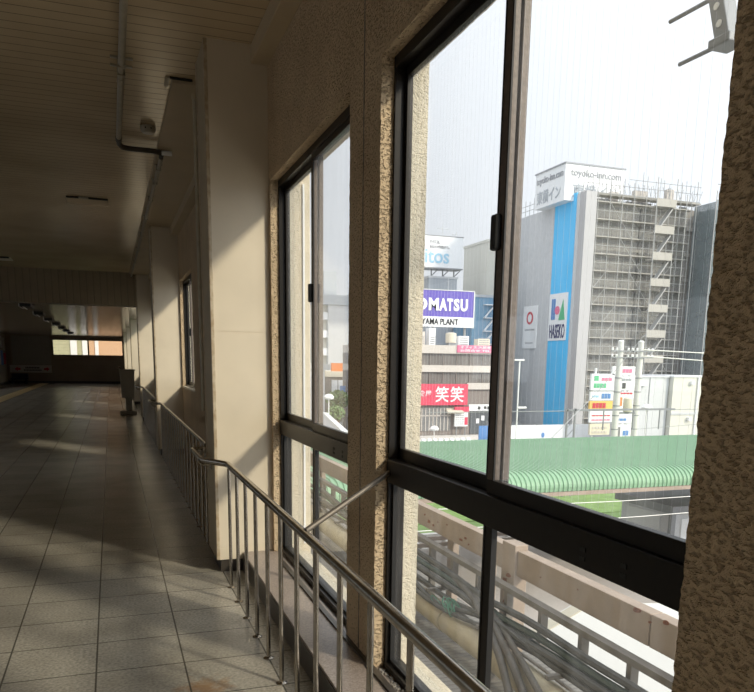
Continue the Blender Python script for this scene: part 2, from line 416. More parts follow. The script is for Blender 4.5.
# granite ledge under the near windows
led = struct('trim_7', MB().box(.885, 1.185, -8.1, 5.53, -1.50, -1.45).box(.890, 1.16, -8.1, 5.53, FZ, -1.50), 'plinth', bevel=.004)
fc = build('ledge_face', MB().box(.880, .892, -8.1, 5.52, FZ, -1.462), 'dark_skirt', led)
struct('trim_8', MB().box(1.095, 1.125, -.5, 5.15, -1.452, -1.438), 'dark_skirt')     # joint strip along the sill
struct('trim_9', MB().box(WO-.09, WO+.05, -1.9, 5.5, -1.53, -1.46), 'ext_cream', bevel=.006)   # exterior sill

for i, p in enumerate(PIL):
    top = CZ if p < 20.4 else FC
    pe = struct_empty('pillar_%d' % (i+1), (.9, p+.24, FZ))
    x0, x1, y0, y1 = .69, WX+.01, p, p+.48
    sh = MB()
    for a, b in ((-1.405, .197), (.203, top)): sh.box(x0+.018, x1, y0, y1, a, b)
    sh.box(x0+.018, x1, y0, y1, -1.5, -1.411)
    sh.box(x0+.021, x1, y0+.003, y1-.003, -1.5, top)
    build('pillar_shaft', sh, 'pillar', pe)
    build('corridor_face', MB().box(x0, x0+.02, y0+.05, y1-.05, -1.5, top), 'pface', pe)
    for ya in (y0-.004, y1-.05): build('corner_bead', MB().box(x0-.004, x0+.022, ya, ya+.054, -1.5, top), 'bead', pe, bevel=.005)
    build('outer_face', MB().box(WO-.02, 1.41, p-.05, p+.5, -2.5, top), 'ext_cream', pe, bevel=.01)
    build('weather_strip', MB().box(1.352, 1.366, p-.062, p-.048, -1.4, 1.24), 'white', pe)
    build('skirting', MB().box(x0+.03, x1, y0+.02, y1-.02, FZ, -1.5), 'dark_skirt', pe)

# ------------------------------------------------------------------ windows
def window(n, y0, y1, full=True, zb=-1.45, wires=True):
    w = struct_empty('window_%d' % n, (1.215, (y0+y1)/2, zb if full else -.44))
    mid = (y0+y1)/2; zt, zm0, zm1 = 1.25, -.54, -.434
    fb = zb if full else -.44
    f = MB().box(1.176, 1.257, y0, y0+.018, fb, zt).box(1.176, 1.257, y1-.018, y1, fb, zt)
    f.box(1.176, 1.257, y0, y1, zt-.045, zt).box(1.172, 1.262, y0, y1, fb, fb+.03)
    build('frame', f, 'bronze', w, bevel=.002)
    if full:
        t = build('transom', MB().box(1.168, 1.262, y0+.01, y1-.01, zm0, zm1), 'bronze', w, bevel=.003)
        sc = MB()
        for k, (dy, dz) in enumerate(((.25, .03), (.25, .055), (.42, .03), (.42, .055))): sc.box(1.1655, 1.170, y0+dy-.012, y0+dy+.012, zm0+dz-.006, zm0+dz+.006)
        build('screw_slots', sc, 'gasket', t)
    zs = zm1 if full else fb+.03
    for k, (a, b, x) in enumerate(((mid-.012, y1-.018, 1.220), (y0+.018, mid+.028, 1.184))):     # far sash on the outer track, near sash inside
        sa = build('sash', MB().box(x, x+.026, a, b, zs, zs+.050).box(x, x+.026, a, b, zt-.045-.035, zt-.045).box(*((x, x+.026, b-.026, b, zs, zt-.045) if k == 0 else (x, x+.026, a, a+.03, zs, zt-.045))), 'bronze', w, bevel=.002)
        ms = (a, a+.036) if k == 0 else (b-.040, b)
        build('meeting_stile', MB().box(x, x+.026, ms[0], ms[1], zs+.05, zt-.08), 'bronze_b', sa, bevel=.002)
        build('pane', MB().box(x+.011, x+.015, a+.02, b-.02, zs+.045, zt-.075), 'glass', sa)
        gk = MB().box(x-.001, x+.027, b, b+.007, zs+.05, zt-.08) if k == 1 else MB().box(x-.002, x+.005, ms[1], ms[1]+.007, zs, zt-.045)
        if k == 1: gk.box(x-.002, x+.004, ms[0]-.008, ms[0], zs+.05, zt-.08)
        build('gasket', gk, 'gasket', sa)
        if k == 1:
            lt_ = build('crescent_latch', MB().box(x-.024, x+.002, b-.028, b+.010, .355, .465), 'gasket', sa, bevel=.008)
        if wires:
            wm = MB(); q = a+.06
            while q < b-.06: wm.tube([(x+.013, q, zs+.05), (x+.013, q, zt-.08)], .00022, 3, False); q += .030
            build('glass_wires', wm, 'metal_l', sa)
    if full:
        build('mullion', MB().box(1.198, 1.226, mid+.012, mid+.058, fb+.03, zm0), 'bronze', w, bevel=.002)
        for a, b in ((y0+.022, mid+.01), (mid+.05, y1-.022)):
            pn = build('lower_pane', MB().box(1.214, 1.219, a, b, fb+.03, zm0), 'glass', w)
            build('glazing_bead', MB().box(1.196, 1.214, a, a+.012, fb+.03, zm0).box(1.196, 1.214, b-.012, b, fb+.03, zm0).box(1.196, 1.214, a, b, fb+.03, fb+.045), 'gasket', pn)
    return w
wn = 1
for p in (5.52,):
    for k, (a, b) in enumerate(win_list(p)): window(wn, a, b); wn += 1
for p in PIL[2:]:
    for k, (a, b) in enumerate(win_list(p)):
        if p < 20.4: window(wn, a, b, full=False, wires=False); wn += 1
        else:
            w = struct_empty('window_%d' % wn, (1.2, (a+b)/2, -.44)); wn += 1
            build('frame', MB().box(1.18, 1.25, a, a+.05, -.44, FC).box(1.18, 1.25, b-.05, b, -.44, FC).box(1.18, 1.25, (a+b)/2-.04, (a+b)/2+.04, -.44, FC).box(1.18, 1.25, a, b, -.44, -.38), 'bronze', w)
            build('pane', MB().box(1.21, 1.214, a, b, -.44, FC), 'glass', w)
    struct('trim_%d' % (20+PIL.index(p)), MB().box(WX-.012, WX+.05, p-2.0, p-.02, -.465, -.435), 'pillar')
# old sealant and grit on the sill of the open view window
lit = MB()
for i in range(420):
    y = random.uniform(1.3, 3.13); x = random.gauss(1.150, .009); r = random.uniform(.003, .010)
    x = min(max(x, 1.128), 1.170)
    lit.lathe((x, y, -1.452), [(r*.7, 0), (r, r*.5), (r*.5, r*1.1)], 5)
tag(build('grit', lit, 'debris'), 'pale flaky grit lying along the window sill ledge', 'debris', kind='stuff')

# far end window
wf = struct_empty('window_%d' % wn, (-1.3, 50.85, .12))
f = MB().box(-3.40, .78, 50.78, 50.9, 1.06, 1.10).box(-3.40, .78, 50.76, 50.9, .12, .17).box(-3.40, -3.34, 50.78, 50.9, .12, 1.10).box(.72, .78, 50.78, 50.9, .12, 1.10).box(-1.34, -1.26, 50.77, 50.9, .12, 1.10)
build('frame', f, 'bronze', wf)
for a, b in ((-3.34, -1.34), (-1.26, .72)): build('pane', MB().box(a, b, 50.84, 50.845, .17, 1.06), 'glass', wf)
struct('trim_40', MB().box(-3.5, .9, 50.72, 50.8, -1.46, -.98), 'farwall')

# ------------------------------------------------------------------ handrails
def handrail(p, ystart, label, brace=True):
    R_, X, Z = .0215, .735, -.720
    t = thing('handrail', label, 'handrail', (X, (ystart+p)/2, FZ), 'steel handrails along the windows')
    pts = [(X, ystart, Z), (X, p-.42, Z), (X, p-.36, Z), (X-.012, p-.31, Z), (.607, p-.10, Z), (.592, p-.03, Z), (.588, p+.06, Z), (.588, p+.56, Z)]
    pts += [(.588+.045*(1-math.cos(a)), p+.56+.045*math.sin(a), Z) for a in (.5, 1., 1.57, 2.1, 2.6, 3.14)] + [(.678, p+.50, Z)]
    build('top_rail', MB().tube(pts, R_, 16), 'steel', t, smooth=True)
    bk = MB().tube([(.592, p+.20, Z-.015), (.597, p+.20, Z-.05), (.62, p+.20, Z-.07), (.70, p+.20, Z-.07)], .008, 8)
    bkt = build('wall_bracket', bk, 'steel', t, smooth=True)
    build('bracket_plate', MB().box(.681, .692, p+.165, p+.235, Z-.105, Z-.035), 'steel', bkt, bevel=.003)
    y = p-.404; k = 0
    while y > ystart+.05 and k < 40:
        b = build('baluster', MB().tube([(X-.002, y, FZ), (X-.001, y, Z)], .0115, 10), 'steel', t, smooth=True)
        build('foot_flange', MB().lathe((X-.002, y, FZ), [(.028, 0), (.028, .004), (.014, .010)], 12), 'steel', b, smooth=True)
        y -= .3355; k += 1
    if brace:
        build('brace', MB().tube([(X+.004, p-2.57, Z+.018), (1.182, p-2.405, -.487)], .0125, 10), 'dull_steel', t, smooth=True)
    return t
handrail(5.52, -2.5, 'stainless steel handrail nearest, along the granite ledge under the big windows')
handrail(12.93, 6.42, 'second steel handrail, starting behind the near cream pillar', False)
handrail(20.34, 13.85, 'third and farthest steel handrail, running to the dark box on a pedestal', False)

# ------------------------------------------------------------------ ceiling services
t = thing('conduit', 'beige painted conduit with a sideways jog under the boarded ceiling', 'pipe', (.18, 8.2, 2.05))
zc = 2.075
build('pipe_run', MB().tube([(.175, -2, zc), (.175, 8.05, zc)], .024, 12), 'pipe', t, smooth=True)
build('pipe_run', MB().tube([(.175, 8.02, zc), (.18, 8.16, zc-.012), (.21, 8.24, zc-.02), (.27, 8.27, zc-.02), (.50, 8.27, zc-.02), (.56, 8.29, zc-.02), (.592, 8.36, zc-.015), (.595, 8.5, zc-.02)], .024, 12), 'conduit', t, smooth=True)
build('pipe_run', MB().tube([(.595, 8.48, zc-.03), (.590, 20.32, zc-.03)], .022, 12), 'pipe', t, smooth=True)
for y in (6.06, 6.22): build('saddle', MB().box(.10, .255, y, y+.03, CZ-.012, CZ).box(.147, .203, y, y+.03, zc-.03, CZ), 'pipe', t)
for y in (8.9, 9.6, 10.6, 12, 13.6, 15.4, 17.4): build('saddle', MB().box(.55, .635, y, y+.03, CZ-.045, CZ-.035).box(.565, .62, y, y+.03, zc-.056, CZ-.04), 'pipe', t)
build('coupling', MB().tube([(.175, 6.34, zc), (.175, 6.46, zc)], .028, 12), 'pipe', t, smooth=True)
build('elbow', MB().tube([(.175, 7.98, zc), (.175, 8.08, zc)], .029, 12), 'conduit', t, smooth=True)
build('end_cap', MB().tube([(.59, 8.30, zc-.02), (.69, 8.30, zc-.02)], .024, 12), 'white', t, smooth=True)
t = thing('conduit', 'vertical conduit running down behind the near cream pillar', 'pipe', (.675, 6.05, -.4))
build('pipe_run', MB().tube([(.68, 6.02, -.4), (.68, 6.02, 1.90)], .020, 10), 'pipe', t, smooth=True)
build('top_cap', MB().lathe((.68, 6.02, 1.88), [(.026, 0), (.028, .02), (.020, .045)], 10), 'pface', t, smooth=True)
t = thing('ceiling_fitting', 'small square fitting on the ceiling beside the conduit jog', 'ceiling fitting', (.43, 7.68, CZ-.07))
build('housing', MB().lathe((.43, 7.68, CZ-.06), [(.05, 0), (.068, .02), (.07, .06)], 14), 'pipe', t, smooth=True)
build('slot', MB().box(.40, .46, 7.615, 7.63, CZ-.035, CZ-.022), 'gasket', t)
t = thing('ceiling_hatch', 'rectangular ceiling hatch with a dark slit, in the middle boards', 'hatch', (-.2, 11.45, CZ-.015))
build('hatch_panel', MB().box(-.46, .07, 11.25, 11.70, CZ-.012, CZ+.01), 'soffit', t)
build('slit', MB().box(-.46, .07, 11.22, 11.25, CZ-.02, CZ), 'gasket', t); build('handle', MB().box(-.30, -.18, 11.17, 11.23, CZ-.03, CZ), 'pipe', t, bevel=.004)
t = thing('ceiling_hatch', 'pale small hatch on the ceiling near the ribbed header beam', 'hatch', (-2.2, 18.7, CZ-.02))
build('hatch_panel', MB().box(-2.5, -1.95, 18.4, 18.95, CZ-.02, CZ+.01), 'pillar', t); build('slit', MB().box(-2.48, -1.97, 18.37, 18.41, CZ-.03, CZ), 'gasket', t)
t = thing('access_panel', 'plain ceiling access panel with a notched corner beside the near pillar', 'hatch', (.62, 6.5, CZ-.02))
build('panel', MB().box(.53, .70, 6.325, 6.35, CZ-.012, CZ+.01), 'gasket', t); build('catch', MB().box(.50, .53, 6.325, 6.52, CZ-.012, CZ+.01), 'pipe', t)
nm = ['nearest', 'second', 'third', 'fourth', 'fifth', 'sixth', 'seventh']
for k in range(7):
    y = 21.1+3.72*k
    t = thing('ceiling_light', '%s fluorescent ceiling light of the unlit row beyond the header beam' % nm[k], 'ceiling light', (-2., y+.5, FC-.10), 'unlit lights on the far ceiling')
    build('housing', MB().box(-2.11, -1.85, y, y+1.05, FC-.075, FC+.01), 'black', t)
    build('tube', MB().tube([(-2.03, y+.03, FC-.092), (-2.03, y+1.02, FC-.092)], .016, 8), 'lampwhite', t, smooth=True)
    build('reflector', MB().box(-2.13, -2.11, y, y+1.05, FC-.085, FC), 'lampwhite', t)

# ------------------------------------------------------------------ corridor furniture
t = thing('pedestal_box', 'dark tapered box on a pedestal standing by the far pillar', 'stand', (.42, 22.8, FZ))
fr = [(.22, -.33), (.62, -.33), (.585, -1.12), (.245, -1.12)]
build('body', MB().prism([(x, z) for x, z in fr], 22.55, 23.05, 'y'), 'grey_box', t, bevel=.012)
build('lid', MB().box(.20, .64, 22.52, 23.08, -.345, -.31), 'grey_box', t, bevel=.008)
build('spout', MB().tube([(.26, 22.6, -.32), (.24, 22.58, -.26), (.19, 22.56, -.24), (.16, 22.56, -.27)], .016, 8), 'steel', t, smooth=True)
build('pedestal', MB().box(.345, .525, 22.70, 22.90, -1.50, -1.10), 'grey_box', t, bevel=.02)
build('foot', MB().box(.18, .64, 22.52, 23.08, FZ, -1.50), 'grey_box', t, bevel=.02)
t = thing('notice_board', 'blank grey notice board on the far wall above the arrow sign', 'notice board', (-4.58, 50.75, -.5))
build('board_panel', MB().box(-5.68, -3.52, 50.75, 50.8, -.46, 1.28), 'board', t); build('board_frame', MB().box(-5.74, -5.68, 50.74, 50.8, -.5, 1.33).box(-3.52, -3.46, 50.74, 50.8, -.5, 1.33).box(-5.74, -3.46, 50.74, 50.8, 1.28, 1.33), 'grey_box', t)
t = thing('direction_sign', 'white direction sign strip with a red arrow at each end on far wall', 'sign', (-4.65, 50.72, -.95))
build('sign_panel', MB().box(-5.86, -3.50, 50.72, 50.78, -.95, -.49), 'paper', t)
for s, cxx in ((-1, -5.42), (1, -3.78)):
    build('arrow', MB().prism([(cxx-.16, -.73), (cxx, -.60), (cxx, -.67), (cxx+.16, -.67), (cxx+.16, -.79), (cxx, -.79), (cxx, -.86)] if s < 0 else [(cxx+.16, -.73), (cxx, -.60), (cxx, -.67), (cxx-.16, -.67), (cxx-.16, -.79), (cxx, -.79), (cxx, -.86)], 50.70, 50.72, 'y'), 'red', t)
ln = MB()
for k in range(9): ln.box(-4.98+.09*k, -4.92+.09*k, 50.705, 50.72, -.70, -.60)
build('sign_text', ln, 'ink', t); ln = MB()
for k in range(12): ln.box(-5.08+.085*k, -5.02+.085*k, 50.705, 50.72, -.84, -.76)
build('sign_text', ln, 'ink', t)
t = thing('bench', 'dark low bench against the far wall under the arrow sign', 'bench', (-5.3, 50.3, FZ))
build('seat', MB().box(-5.78, -4.86, 49.9, 50.7, -1.36, -1.26), 'dkblue', t, bevel=.02); build('backrest', MB().box(-5.78, -4.86, 50.62, 50.72, -1.27, -1.0), 'dkblue', t, bevel=.02)
for x in (-5.72, -4.98): build('leg', MB().box(x, x+.07, 49.95, 50.65, FZ, -1.36), 'dkblue', t)
cols = ['pnk', 'paper', 'paper', 'sblue', 'paper', 'red']
des = ['pink', 'white upper', 'white lower', 'blue', 'small white', 'red']
k = 0
for y, z0, z1 in ((47.2, .45, 1.15), (47.3, -.45, .3), (48.3, .5, 1.2), (48.35, -.5, .35), (49.4, .35, 1.1), (49.5, -.45, .2)):
    o = build('poster', MB().box(-5.999, -5.98, y, y+.8, z0, z1), cols[k]); tag(o, '%s poster on the left wall at the far end, %s' % (des[k], ('nearest column', 'nearest column', 'middle column', 'middle column', 'last column', 'last column')[k]), 'poster', 'posters on the left wall'); k += 1
tag(build('tactile_strip', MB().prism([(-4.30, 20), (-3.78, 20), (-3.72, 50.5), (-4.22, 50.5)], FZ, FZ+.006, 'z'), 'tactile'), 'ochre tactile guide strip laid along the left of the corridor floor', 'floor strip')
tag(build('lit_wall_sheet', MB().box(1.095, 1.118, 45.2, 48.8, -.75, 1.0), 'paper'), 'pale sheet standing in for the lit right wall near the corridor end', 'wall patch')  # added pale sheet, puts the lit wall face into colour

# ------------------------------------------------------------------ just outside the windows
struct('trim_50', MB().box(WO-.01, 3.42, -12, 22, -2.62, -2.5), 'deck')
t = thing('guard_rail', 'faded pink steel guard rail with rust patches outside the windows', 'railing', (3.2, 4, -2.5))
bx = 3.2
build('beam', MB().box(bx-.05, bx+.05, 3.62, 16, -1.765, -1.545), 'beam', t, bevel=.006)
build('beam', MB().box(bx-.05, bx+.05, -6, 3.61, -1.765, -1.545), 'beam', t, bevel=.006)
for y in (1.4, 5.38, 5.86, 6.65, 9.2, 11.7, 14.2):
    w = .11 if y in (5.38, 1.4) else .07
    build('post', MB().box(bx-.075 if w > .1 else bx-.02, bx+.05, y-w, y+w, -2.5, -1.50 if w > .1 else -1.56), 'beam', t, bevel=.006)
rs = MB()
def blot(x, y, z, r):
    n = 9; pts = []
    for k in range(n):
        a = 2*math.pi*k/n; rr = r*random.uniform(.5, 1.2); pts.append((y+1.5*rr*math.cos(a)-.4*rr*math.sin(a), z+.8*rr*math.sin(a)))
    rs.prism(pts, x-.0015, x+.001, 'x')
for y, z, r in ((7.25, -1.63, .016), (7.13, -1.68, .03), (7.02, -1.70, .022), (6.9, -1.64, .012), (6.35, -1.70, .026), (6.25, -1.66, .02), (6.18, -1.71, .012), (3.75, -1.56, .03), (3.62, -1.60, .012), (3.48, -1.555, .02), (6.68, -1.62, .012), (4.9, -1.67, .008), (4.4, -1.62, .008)): blot(bx-.0505, y, z, r)
for y, z, r in ((5.36, -1.78, .028), (5.42, -1.84, .034), (5.38, -2.02, .04), (5.33, -1.88, .016)): blot(bx-.0755, y, z, r)
build('rust_patches', rs, 'rust', t)
t = thing('pvc_pipe', 'thick beige pipe lying along the ribbed deck outside', 'pipe', (2.78, 5, -2.5))
build('pipe_run', MB().tube([(2.78, -6, -2.30), (2.78, 16, -2.30)], .115, 20), 'bpipe', t, smooth=True)
for y in (1.2, 3.3, 5.78, 8.6, 11.4): build('joint_collar', MB().tube([(2.78, y, -2.30), (2.78, y+.10, -2.30)], .122, 20), 'bpipe', t, smooth=True)
for y in (.5, 4.9, 7.9, 10.6): build('support_saddle', MB().box(2.66, 2.90, y, y+.06, -2.5, -2.36), 'tray', t)
t = thing('cable_tray', 'grey cable tray with short posts carrying cables beside the guard rail', 'cable tray', (3.0, 5, -2.5))
build('top_rail', MB().box(2.97, 3.04, -6, 16, -1.845, -1.795), 'tray', t, bevel=.004)
build('lower_rail', MB().box(2.975, 3.035, -6, 16, -2.15, -2.11), 'tray', t)
y = 3.05; ys = []
while y < 12: ys.append(y); y += .52
for y in ys: build('post', MB().box(2.975, 3.035, y-.024, y+.024, -2.5 if int(y*10) % 3 == 0 else -2.15, -1.845), 'tray', t)
for y in ys[::2]: build('cross_arm', MB().box(2.72, 2.975, y-.02, y+.02, -2.135, -2.105), 'tray', t)
def cable(label, x, z, r, m, amp, y0=-4., y1=14., ph=0.):
    pts = []; y = y0
    while y <= y1: pts.append((x+amp*.5*math.sin(y*1.1+ph*2), y, z+amp*math.sin(y*1.9+ph)+amp*.5*math.sin(y*4.3+ph))); y += .25
    tag(build('cable', MB().tube(pts, r, 8), m, smooth=True), label, 'cable', 'cables in the outdoor tray')
cable('thick grey cable lying highest in the outdoor tray', 2.925, -1.95, .030, 'cable', .02, ph=.2)
cable('dark green cable tied under the highest tray cable', 2.90, -2.01, .027, 'cable_g', .022, ph=1.1)
cable('thick grey cable in the middle of the tray', 2.86, -2.05, .030, 'cable', .02, ph=2.3)
cable('thin green cable weaving through the tray posts', 2.93, -2.04, .016, 'cable_g', .03, ph=3.0)
cable('thick grey cable along the lower tray rail', 2.91, -2.085, .028, 'cable', .015, ph=4.0)
cable('grey cable sagging between tray and beige pipe', 2.83, -2.10, .022, 'cable', .035, ph=5.0)
cable('pale thin cable running beside the beige pipe', 2.80, -2.15, .013, 'tray', .02, ph=.8)
def hose(label, pts, r, m):
    q = []; P = [Vector(p) for p in pts]
    for i in range(len(P)-1):
        p0 = P[max(i-1, 0)]; p3 = P[min(i+2, len(P)-1)]
        for k in range(8):
            t_ = k/8.; a = P[i]; b = P[i+1]
            q.append(tuple(.5*((2*a)+(b-p0)*t_+(2*p0-5*a+4*b-p3)*t_*t_+(3*a-p0-3*b+p3)*t_**3)))
    q.append(tuple(P[-1])); tag(build('flexible_conduit', MB().tube(q, r, 10), m, smooth=True), label, 'conduit', 'conduits dropping from the outdoor tray')
hose('flexible conduit dropping from the tray, leftmost of the bundle', [(2.93, 6.0, -1.98), (2.86, 5.45, -2.02), (2.66, 4.65, -2.16), (2.5, 4.05, -2.42), (2.45, 3.5, -2.46)], .030, 'conduit')
hose('flexible conduit dropping from the tray, second of the bundle', [(2.95, 5.8, -1.98), (2.87, 5.3, -2.03), (2.68, 4.5, -2.16), (2.56, 3.9, -2.38), (2.52, 3.3, -2.46)], .030, 'conduit')
hose('flexible conduit dropping from the tray, third of the bundle', [(2.95, 5.6, -1.99), (2.88, 5.12, -2.05), (2.72, 4.4, -2.14), (2.62, 3.75, -2.30), (2.60, 3.2, -2.40)], .026, 'conduit')
hose('looping grey cable falling onto the beige pipe at left', [(2.93, 8.2, -2.0), (2.85, 7.3, -2.06), (2.74, 6.5, -2.14), (2.72, 5.9, -2.16), (2.84, 5.3, -2.10), (2.9, 4.6, -2.06)], .024, 'cable')
hose('lower looping grey cable crossing over the beige pipe', [(2.88, 8.0, -2.10), (2.80, 6.9, -2.15), (2.70, 6.4, -2.175), (2.70, 5.7, -2.165), (2.80, 5.0, -2.12), (2.88, 4.2, -2.10)], .020, 'cable')
tw = MB()
for i in range(14):
    c = Vector((2.72+random.uniform(-.04, .04), 5.75+random.uniform(-.18, .18), -2.14+random.uniform(-.01, .06))); a0 = random.uniform(0, 360)
    tw.tube([tuple(c+Vector((.03*math.cos(a), .06*math.sin(a+a0), .035*math.sin(a*1.3+a0)))) for a in [j*.5 for j in range(9)]], .004, 5)
tag(build('twine', tw, 'twine'), 'tangled green twine tied round the cables on the beige pipe', 'twine')
# white sheet roof below the guard rail
t = thing('sheet_roof', 'bright white folded sheet roof below the guard rail', 'roof', (7.5, 2, -8))
rv = [(7.1, 10.0, -3.92), (4.4, 9.2, -4.55), (10.5, 10.8, -4.5), (7.1, -6, -3.92), (4.4, -6, -4.55), (10.5, -6, -4.5)]
build('roof_sheet', MB().raw(rv, [(0, 1, 4, 3), (0, 3, 5, 2), (0, 2, 1)]), 'wroof', t)
fl = MB()
for y in (9.95, 6.6, 3.6, .8):
    fl.raw([(7.1, y, -3.90), (7.1, y-.25, -3.90), (4.4, y-1.05, -4.53), (4.4, y-.8, -4.53), (7.1, y, -3.93), (7.1, y-.25, -3.93), (4.4, y-1.05, -4.56), (4.4, y-.8, -4.56)], [(0, 1, 2, 3), (4, 7, 6, 5), (0, 4, 5, 1), (1, 5, 6, 2), (2, 6, 7, 3), (3, 7, 4, 0)])
build('fold_shade', fl, 'wroof_b', t)  # beige strips put the shaded side of the folds into colour
build('wall_below', MB().box(4.6, 10.2, -6, 8.9, -8, -4.6), 'wroof_b', t)
# steel bracket hanging outside the near window
t = thing('steel_bracket', 'grey perforated steel bracket with two rods, high outside the right window', 'bracket', (2.0, 2.2, 1.05))
br = build('channel', MB().raw([(x, y-.02+.32*(z-1.07), z) for x, y, z in [(1.975, 2.16, 1.06), (2.03, 2.16, 1.06), (1.975, 2.225, 1.06), (2.03, 2.225, 1.06), (1.975, 2.16, 2.4), (2.03, 2.16, 2.4), (1.975, 2.225, 2.4), (2.03, 2.225, 2.4)]], [(0, 2, 3, 1), (4, 5, 7, 6), (0, 1, 5, 4), (2, 6, 7, 3), (0, 4, 6, 2), (1, 3, 7, 5)]), 'metal_d', t, bevel=.004)
hl = MB()
for z in (1.13, 1.19, 1.25, 1.33): 
    y = 2.172+.32*(z-1.07)
    hl.tube([(1.972, y, z), (1.976, y, z)], .012, 10)
build('punched_hole', hl, 'white', br)
build('end_plate', MB().box(1.96, 2.045, 2.125, 2.22, 1.055, 1.085), 'metal_d', t, bevel=.004)
for (a, b) in (((2., 2.47, 1.245), (2., 2.20, 1.235)), ((2., 2.40, 1.078), (2., 2.15, 1.072))): build('rod', MB().tube([a, b], .0075, 8), 'metal_d', t, smooth=True)
build('wall_arm', MB().box(WO-.02, 2.03, 2.55, 2.64, 2.34, 2.41), 'metal_d', t)

# ------------------------------------------------------------------ rail yard and green platform canopy
struct('ground', MB().box(1.4, 160, -40, 190, -8.4, -8.0), 'ballast')
t = thing('platform_canopy', 'green corrugated platform canopy with a rounded eave', 'canopy', (20, 22, -7))
pr = [(17.62, -3.52), (17.615, -3.44)]
for i in range(9):
    a = math.radians(180-84*i/8); pr.append((18.22+.61*math.cos(a), -3.40+.40*math.sin(a)))
pr += [(20.2, -2.975), (22.3, -2.96), (24.3, -2.97), (26.2, -3.0)]
nrm = []
for i, (y, z) in enumerate(pr):
    a_, b_ = pr[max(i-1, 0)], pr[min(i+1, len(pr)-1)]; d_ = Vector((b_[0]-a_[0], b_[1]-a_[1])).normalized(); nrm.append((-d_.y, d_.x))
cv = []; cf = []; nx = 0; x = 4.2; prof = (0., .5, 1., 1., .5, 0.)
xs_ = []
while x < 44:
    for k_, hgt in ((0, 0.), (.03, .0), (.05, 1.), (.10, 1.), (.12, 0.)): xs_.append((x+k_, hgt))
    x += .15
for xx, hh in xs_:
    for (y, z), (ny, nz_) in zip(pr, nrm): cv.append((xx, y+ny*.035*hh, z+nz_*.035*hh))
np_ = len(pr)
for i in range(len(xs_)-1):
    for k_ in range(np_-1): cf.append((i*np_+k_, (i+1)*np_+k_, (i+1)*np_+k_+1, i*np_+k_+1))
build('roof_sheet', MB().raw(cv, cf), 'canopy', t)
build('gutter', MB().box(4.2, 44, 17.56, 17.72, -3.64, -3.53), 'gutter', t)
build('soffit', MB().box(4.3, 43.9, 17.9, 26.1, -3.52, -3.46), 'gutter', t)
rd = MB(); x = 4.2
while x < 13.2: rd.tube([(x, 26.2, -2.97), (x+.14, 26.2, -2.97)], .09, 8); x += .24
build('ridge_capping', MB().box(4.2, 13.4, 26.0, 26.35, -3.06, -2.98), 'white', t); build('ridge_rolls', rd, 'white', t)
build('skylight_sheet', MB().raw([(11.1, 21.3, -2.965), (12.6, 21.0, -2.965), (12.6, 22.9, -2.955), (10.3, 23.0, -2.955), (11.1, 21.3, -3.0), (12.6, 21.0, -3.0), (12.6, 22.9, -3.0), (10.3, 23.0, -3.0)], [(0, 1, 2, 3), (7, 6, 5, 4), (0, 4, 5, 1), (1, 5, 6, 2), (2, 6, 7, 3), (3, 7, 4, 0)]), 'white', t)
for x in (5.2, 26.5, 40): build('column', MB().box(x-.12, x+.12, 21.9, 22.14, -7.0, -3.5), 'pole', t)
tag(build('platform', MB().box(3.8, 60, 15.6, 25.0, -8.0, -7.0).box(3.8, 60, 15.45, 15.8, -7.06, -6.99).box(3.8, 60, 24.8, 25.15, -7.06, -6.99), 'concrete'), 'grey concrete station platform under the green canopy', 'platform')
t = thing('platform_hut', 'small grey flat-roofed hut on the platform under the canopy', 'hut', (23, 22, -7))
build('walls', MB().box(19.75, 28, 22.0, 24.95, -7.0, -5.42), 'greybld', t); build('roof', MB().box(19.4, 28.4, 21.6, 25.0, -5.42, -5.12), 'metal_d', t)
build('door', MB().box(20.2, 21.6, 21.96, 22.0, -7.0, -5.7), 'white_s', t); build('corner_post', MB().box(19.68, 19.88, 21.93, 22.1, -7.0, -5.42), 'metal_d', t); build('side_panel', MB().box(19.72, 19.75, 22.6, 24.6, -6.6, -5.6), 'metal_l', t)
for nme, y0, y1, x0, x1, lb in (('grass', 25.6, 27.9, 3, 90, 'narrow grass strip right behind the platform'), ('grass', 30.55, 33.0, 3, 90, 'wide green grass strip between two tracks'), ('grass', 33.2, 47, 3, 90, 'broad green grass bank by the street beyond the tracks')):
    tag(build(nme, MB().box(x0, x1, y0, y1, -8.02, -7.93), 'grass'), lb, 'grass', kind='stuff')
for y0, lb in ((28.6, 'railway track between the grass strips behind the platform'), (12.6, 'railway track in front of the platform')):
    t = thing('railway_track', lb, 'track', (40, y0+.55, -8))
    for yy in (y0, y0+1.07): build('rail', MB().box(3, 90, yy, yy+.08, -7.9, -7.72), 'rail', t)
    sl = MB(); x = 3.5
    while x < 60: sl.box(x, x+.25, y0-.5, y0+1.6, -8, -7.9); x += .8
    build('sleepers', sl, 'kerb', t)['kind'] = 'stuff'
for y, lb in ((25.25, 'pale concrete kerb right behind the platform'), (30.2, 'pale concrete kerb along the wide grass strip')):
    tag(build('kerb', MB().box(3, 90, y, y+.28, -8, -7.72), 'kerb'), lb, 'kerb')
def wire(label, pts, r, m, cat='wire', group=None):
    tag(build('overhead_wire', MB().tube(pts, r, 6), m), label, cat, group)
wire('pale overhead wire just under the canopy eave', [(4, 14.0, -3.02), (11, 14, -3.10), (18, 14, -3.04), (30, 14, -2.95)], .009, 'wire', group='overhead wires by the canopy')
wire('lower pale overhead wire crossing before the small hut', [(4, 13.2, -3.3), (11, 13.2, -3.30), (16, 13.2, -3.24), (30, 13.2, -3.0)], .009, 'wire', group='overhead wires by the canopy')

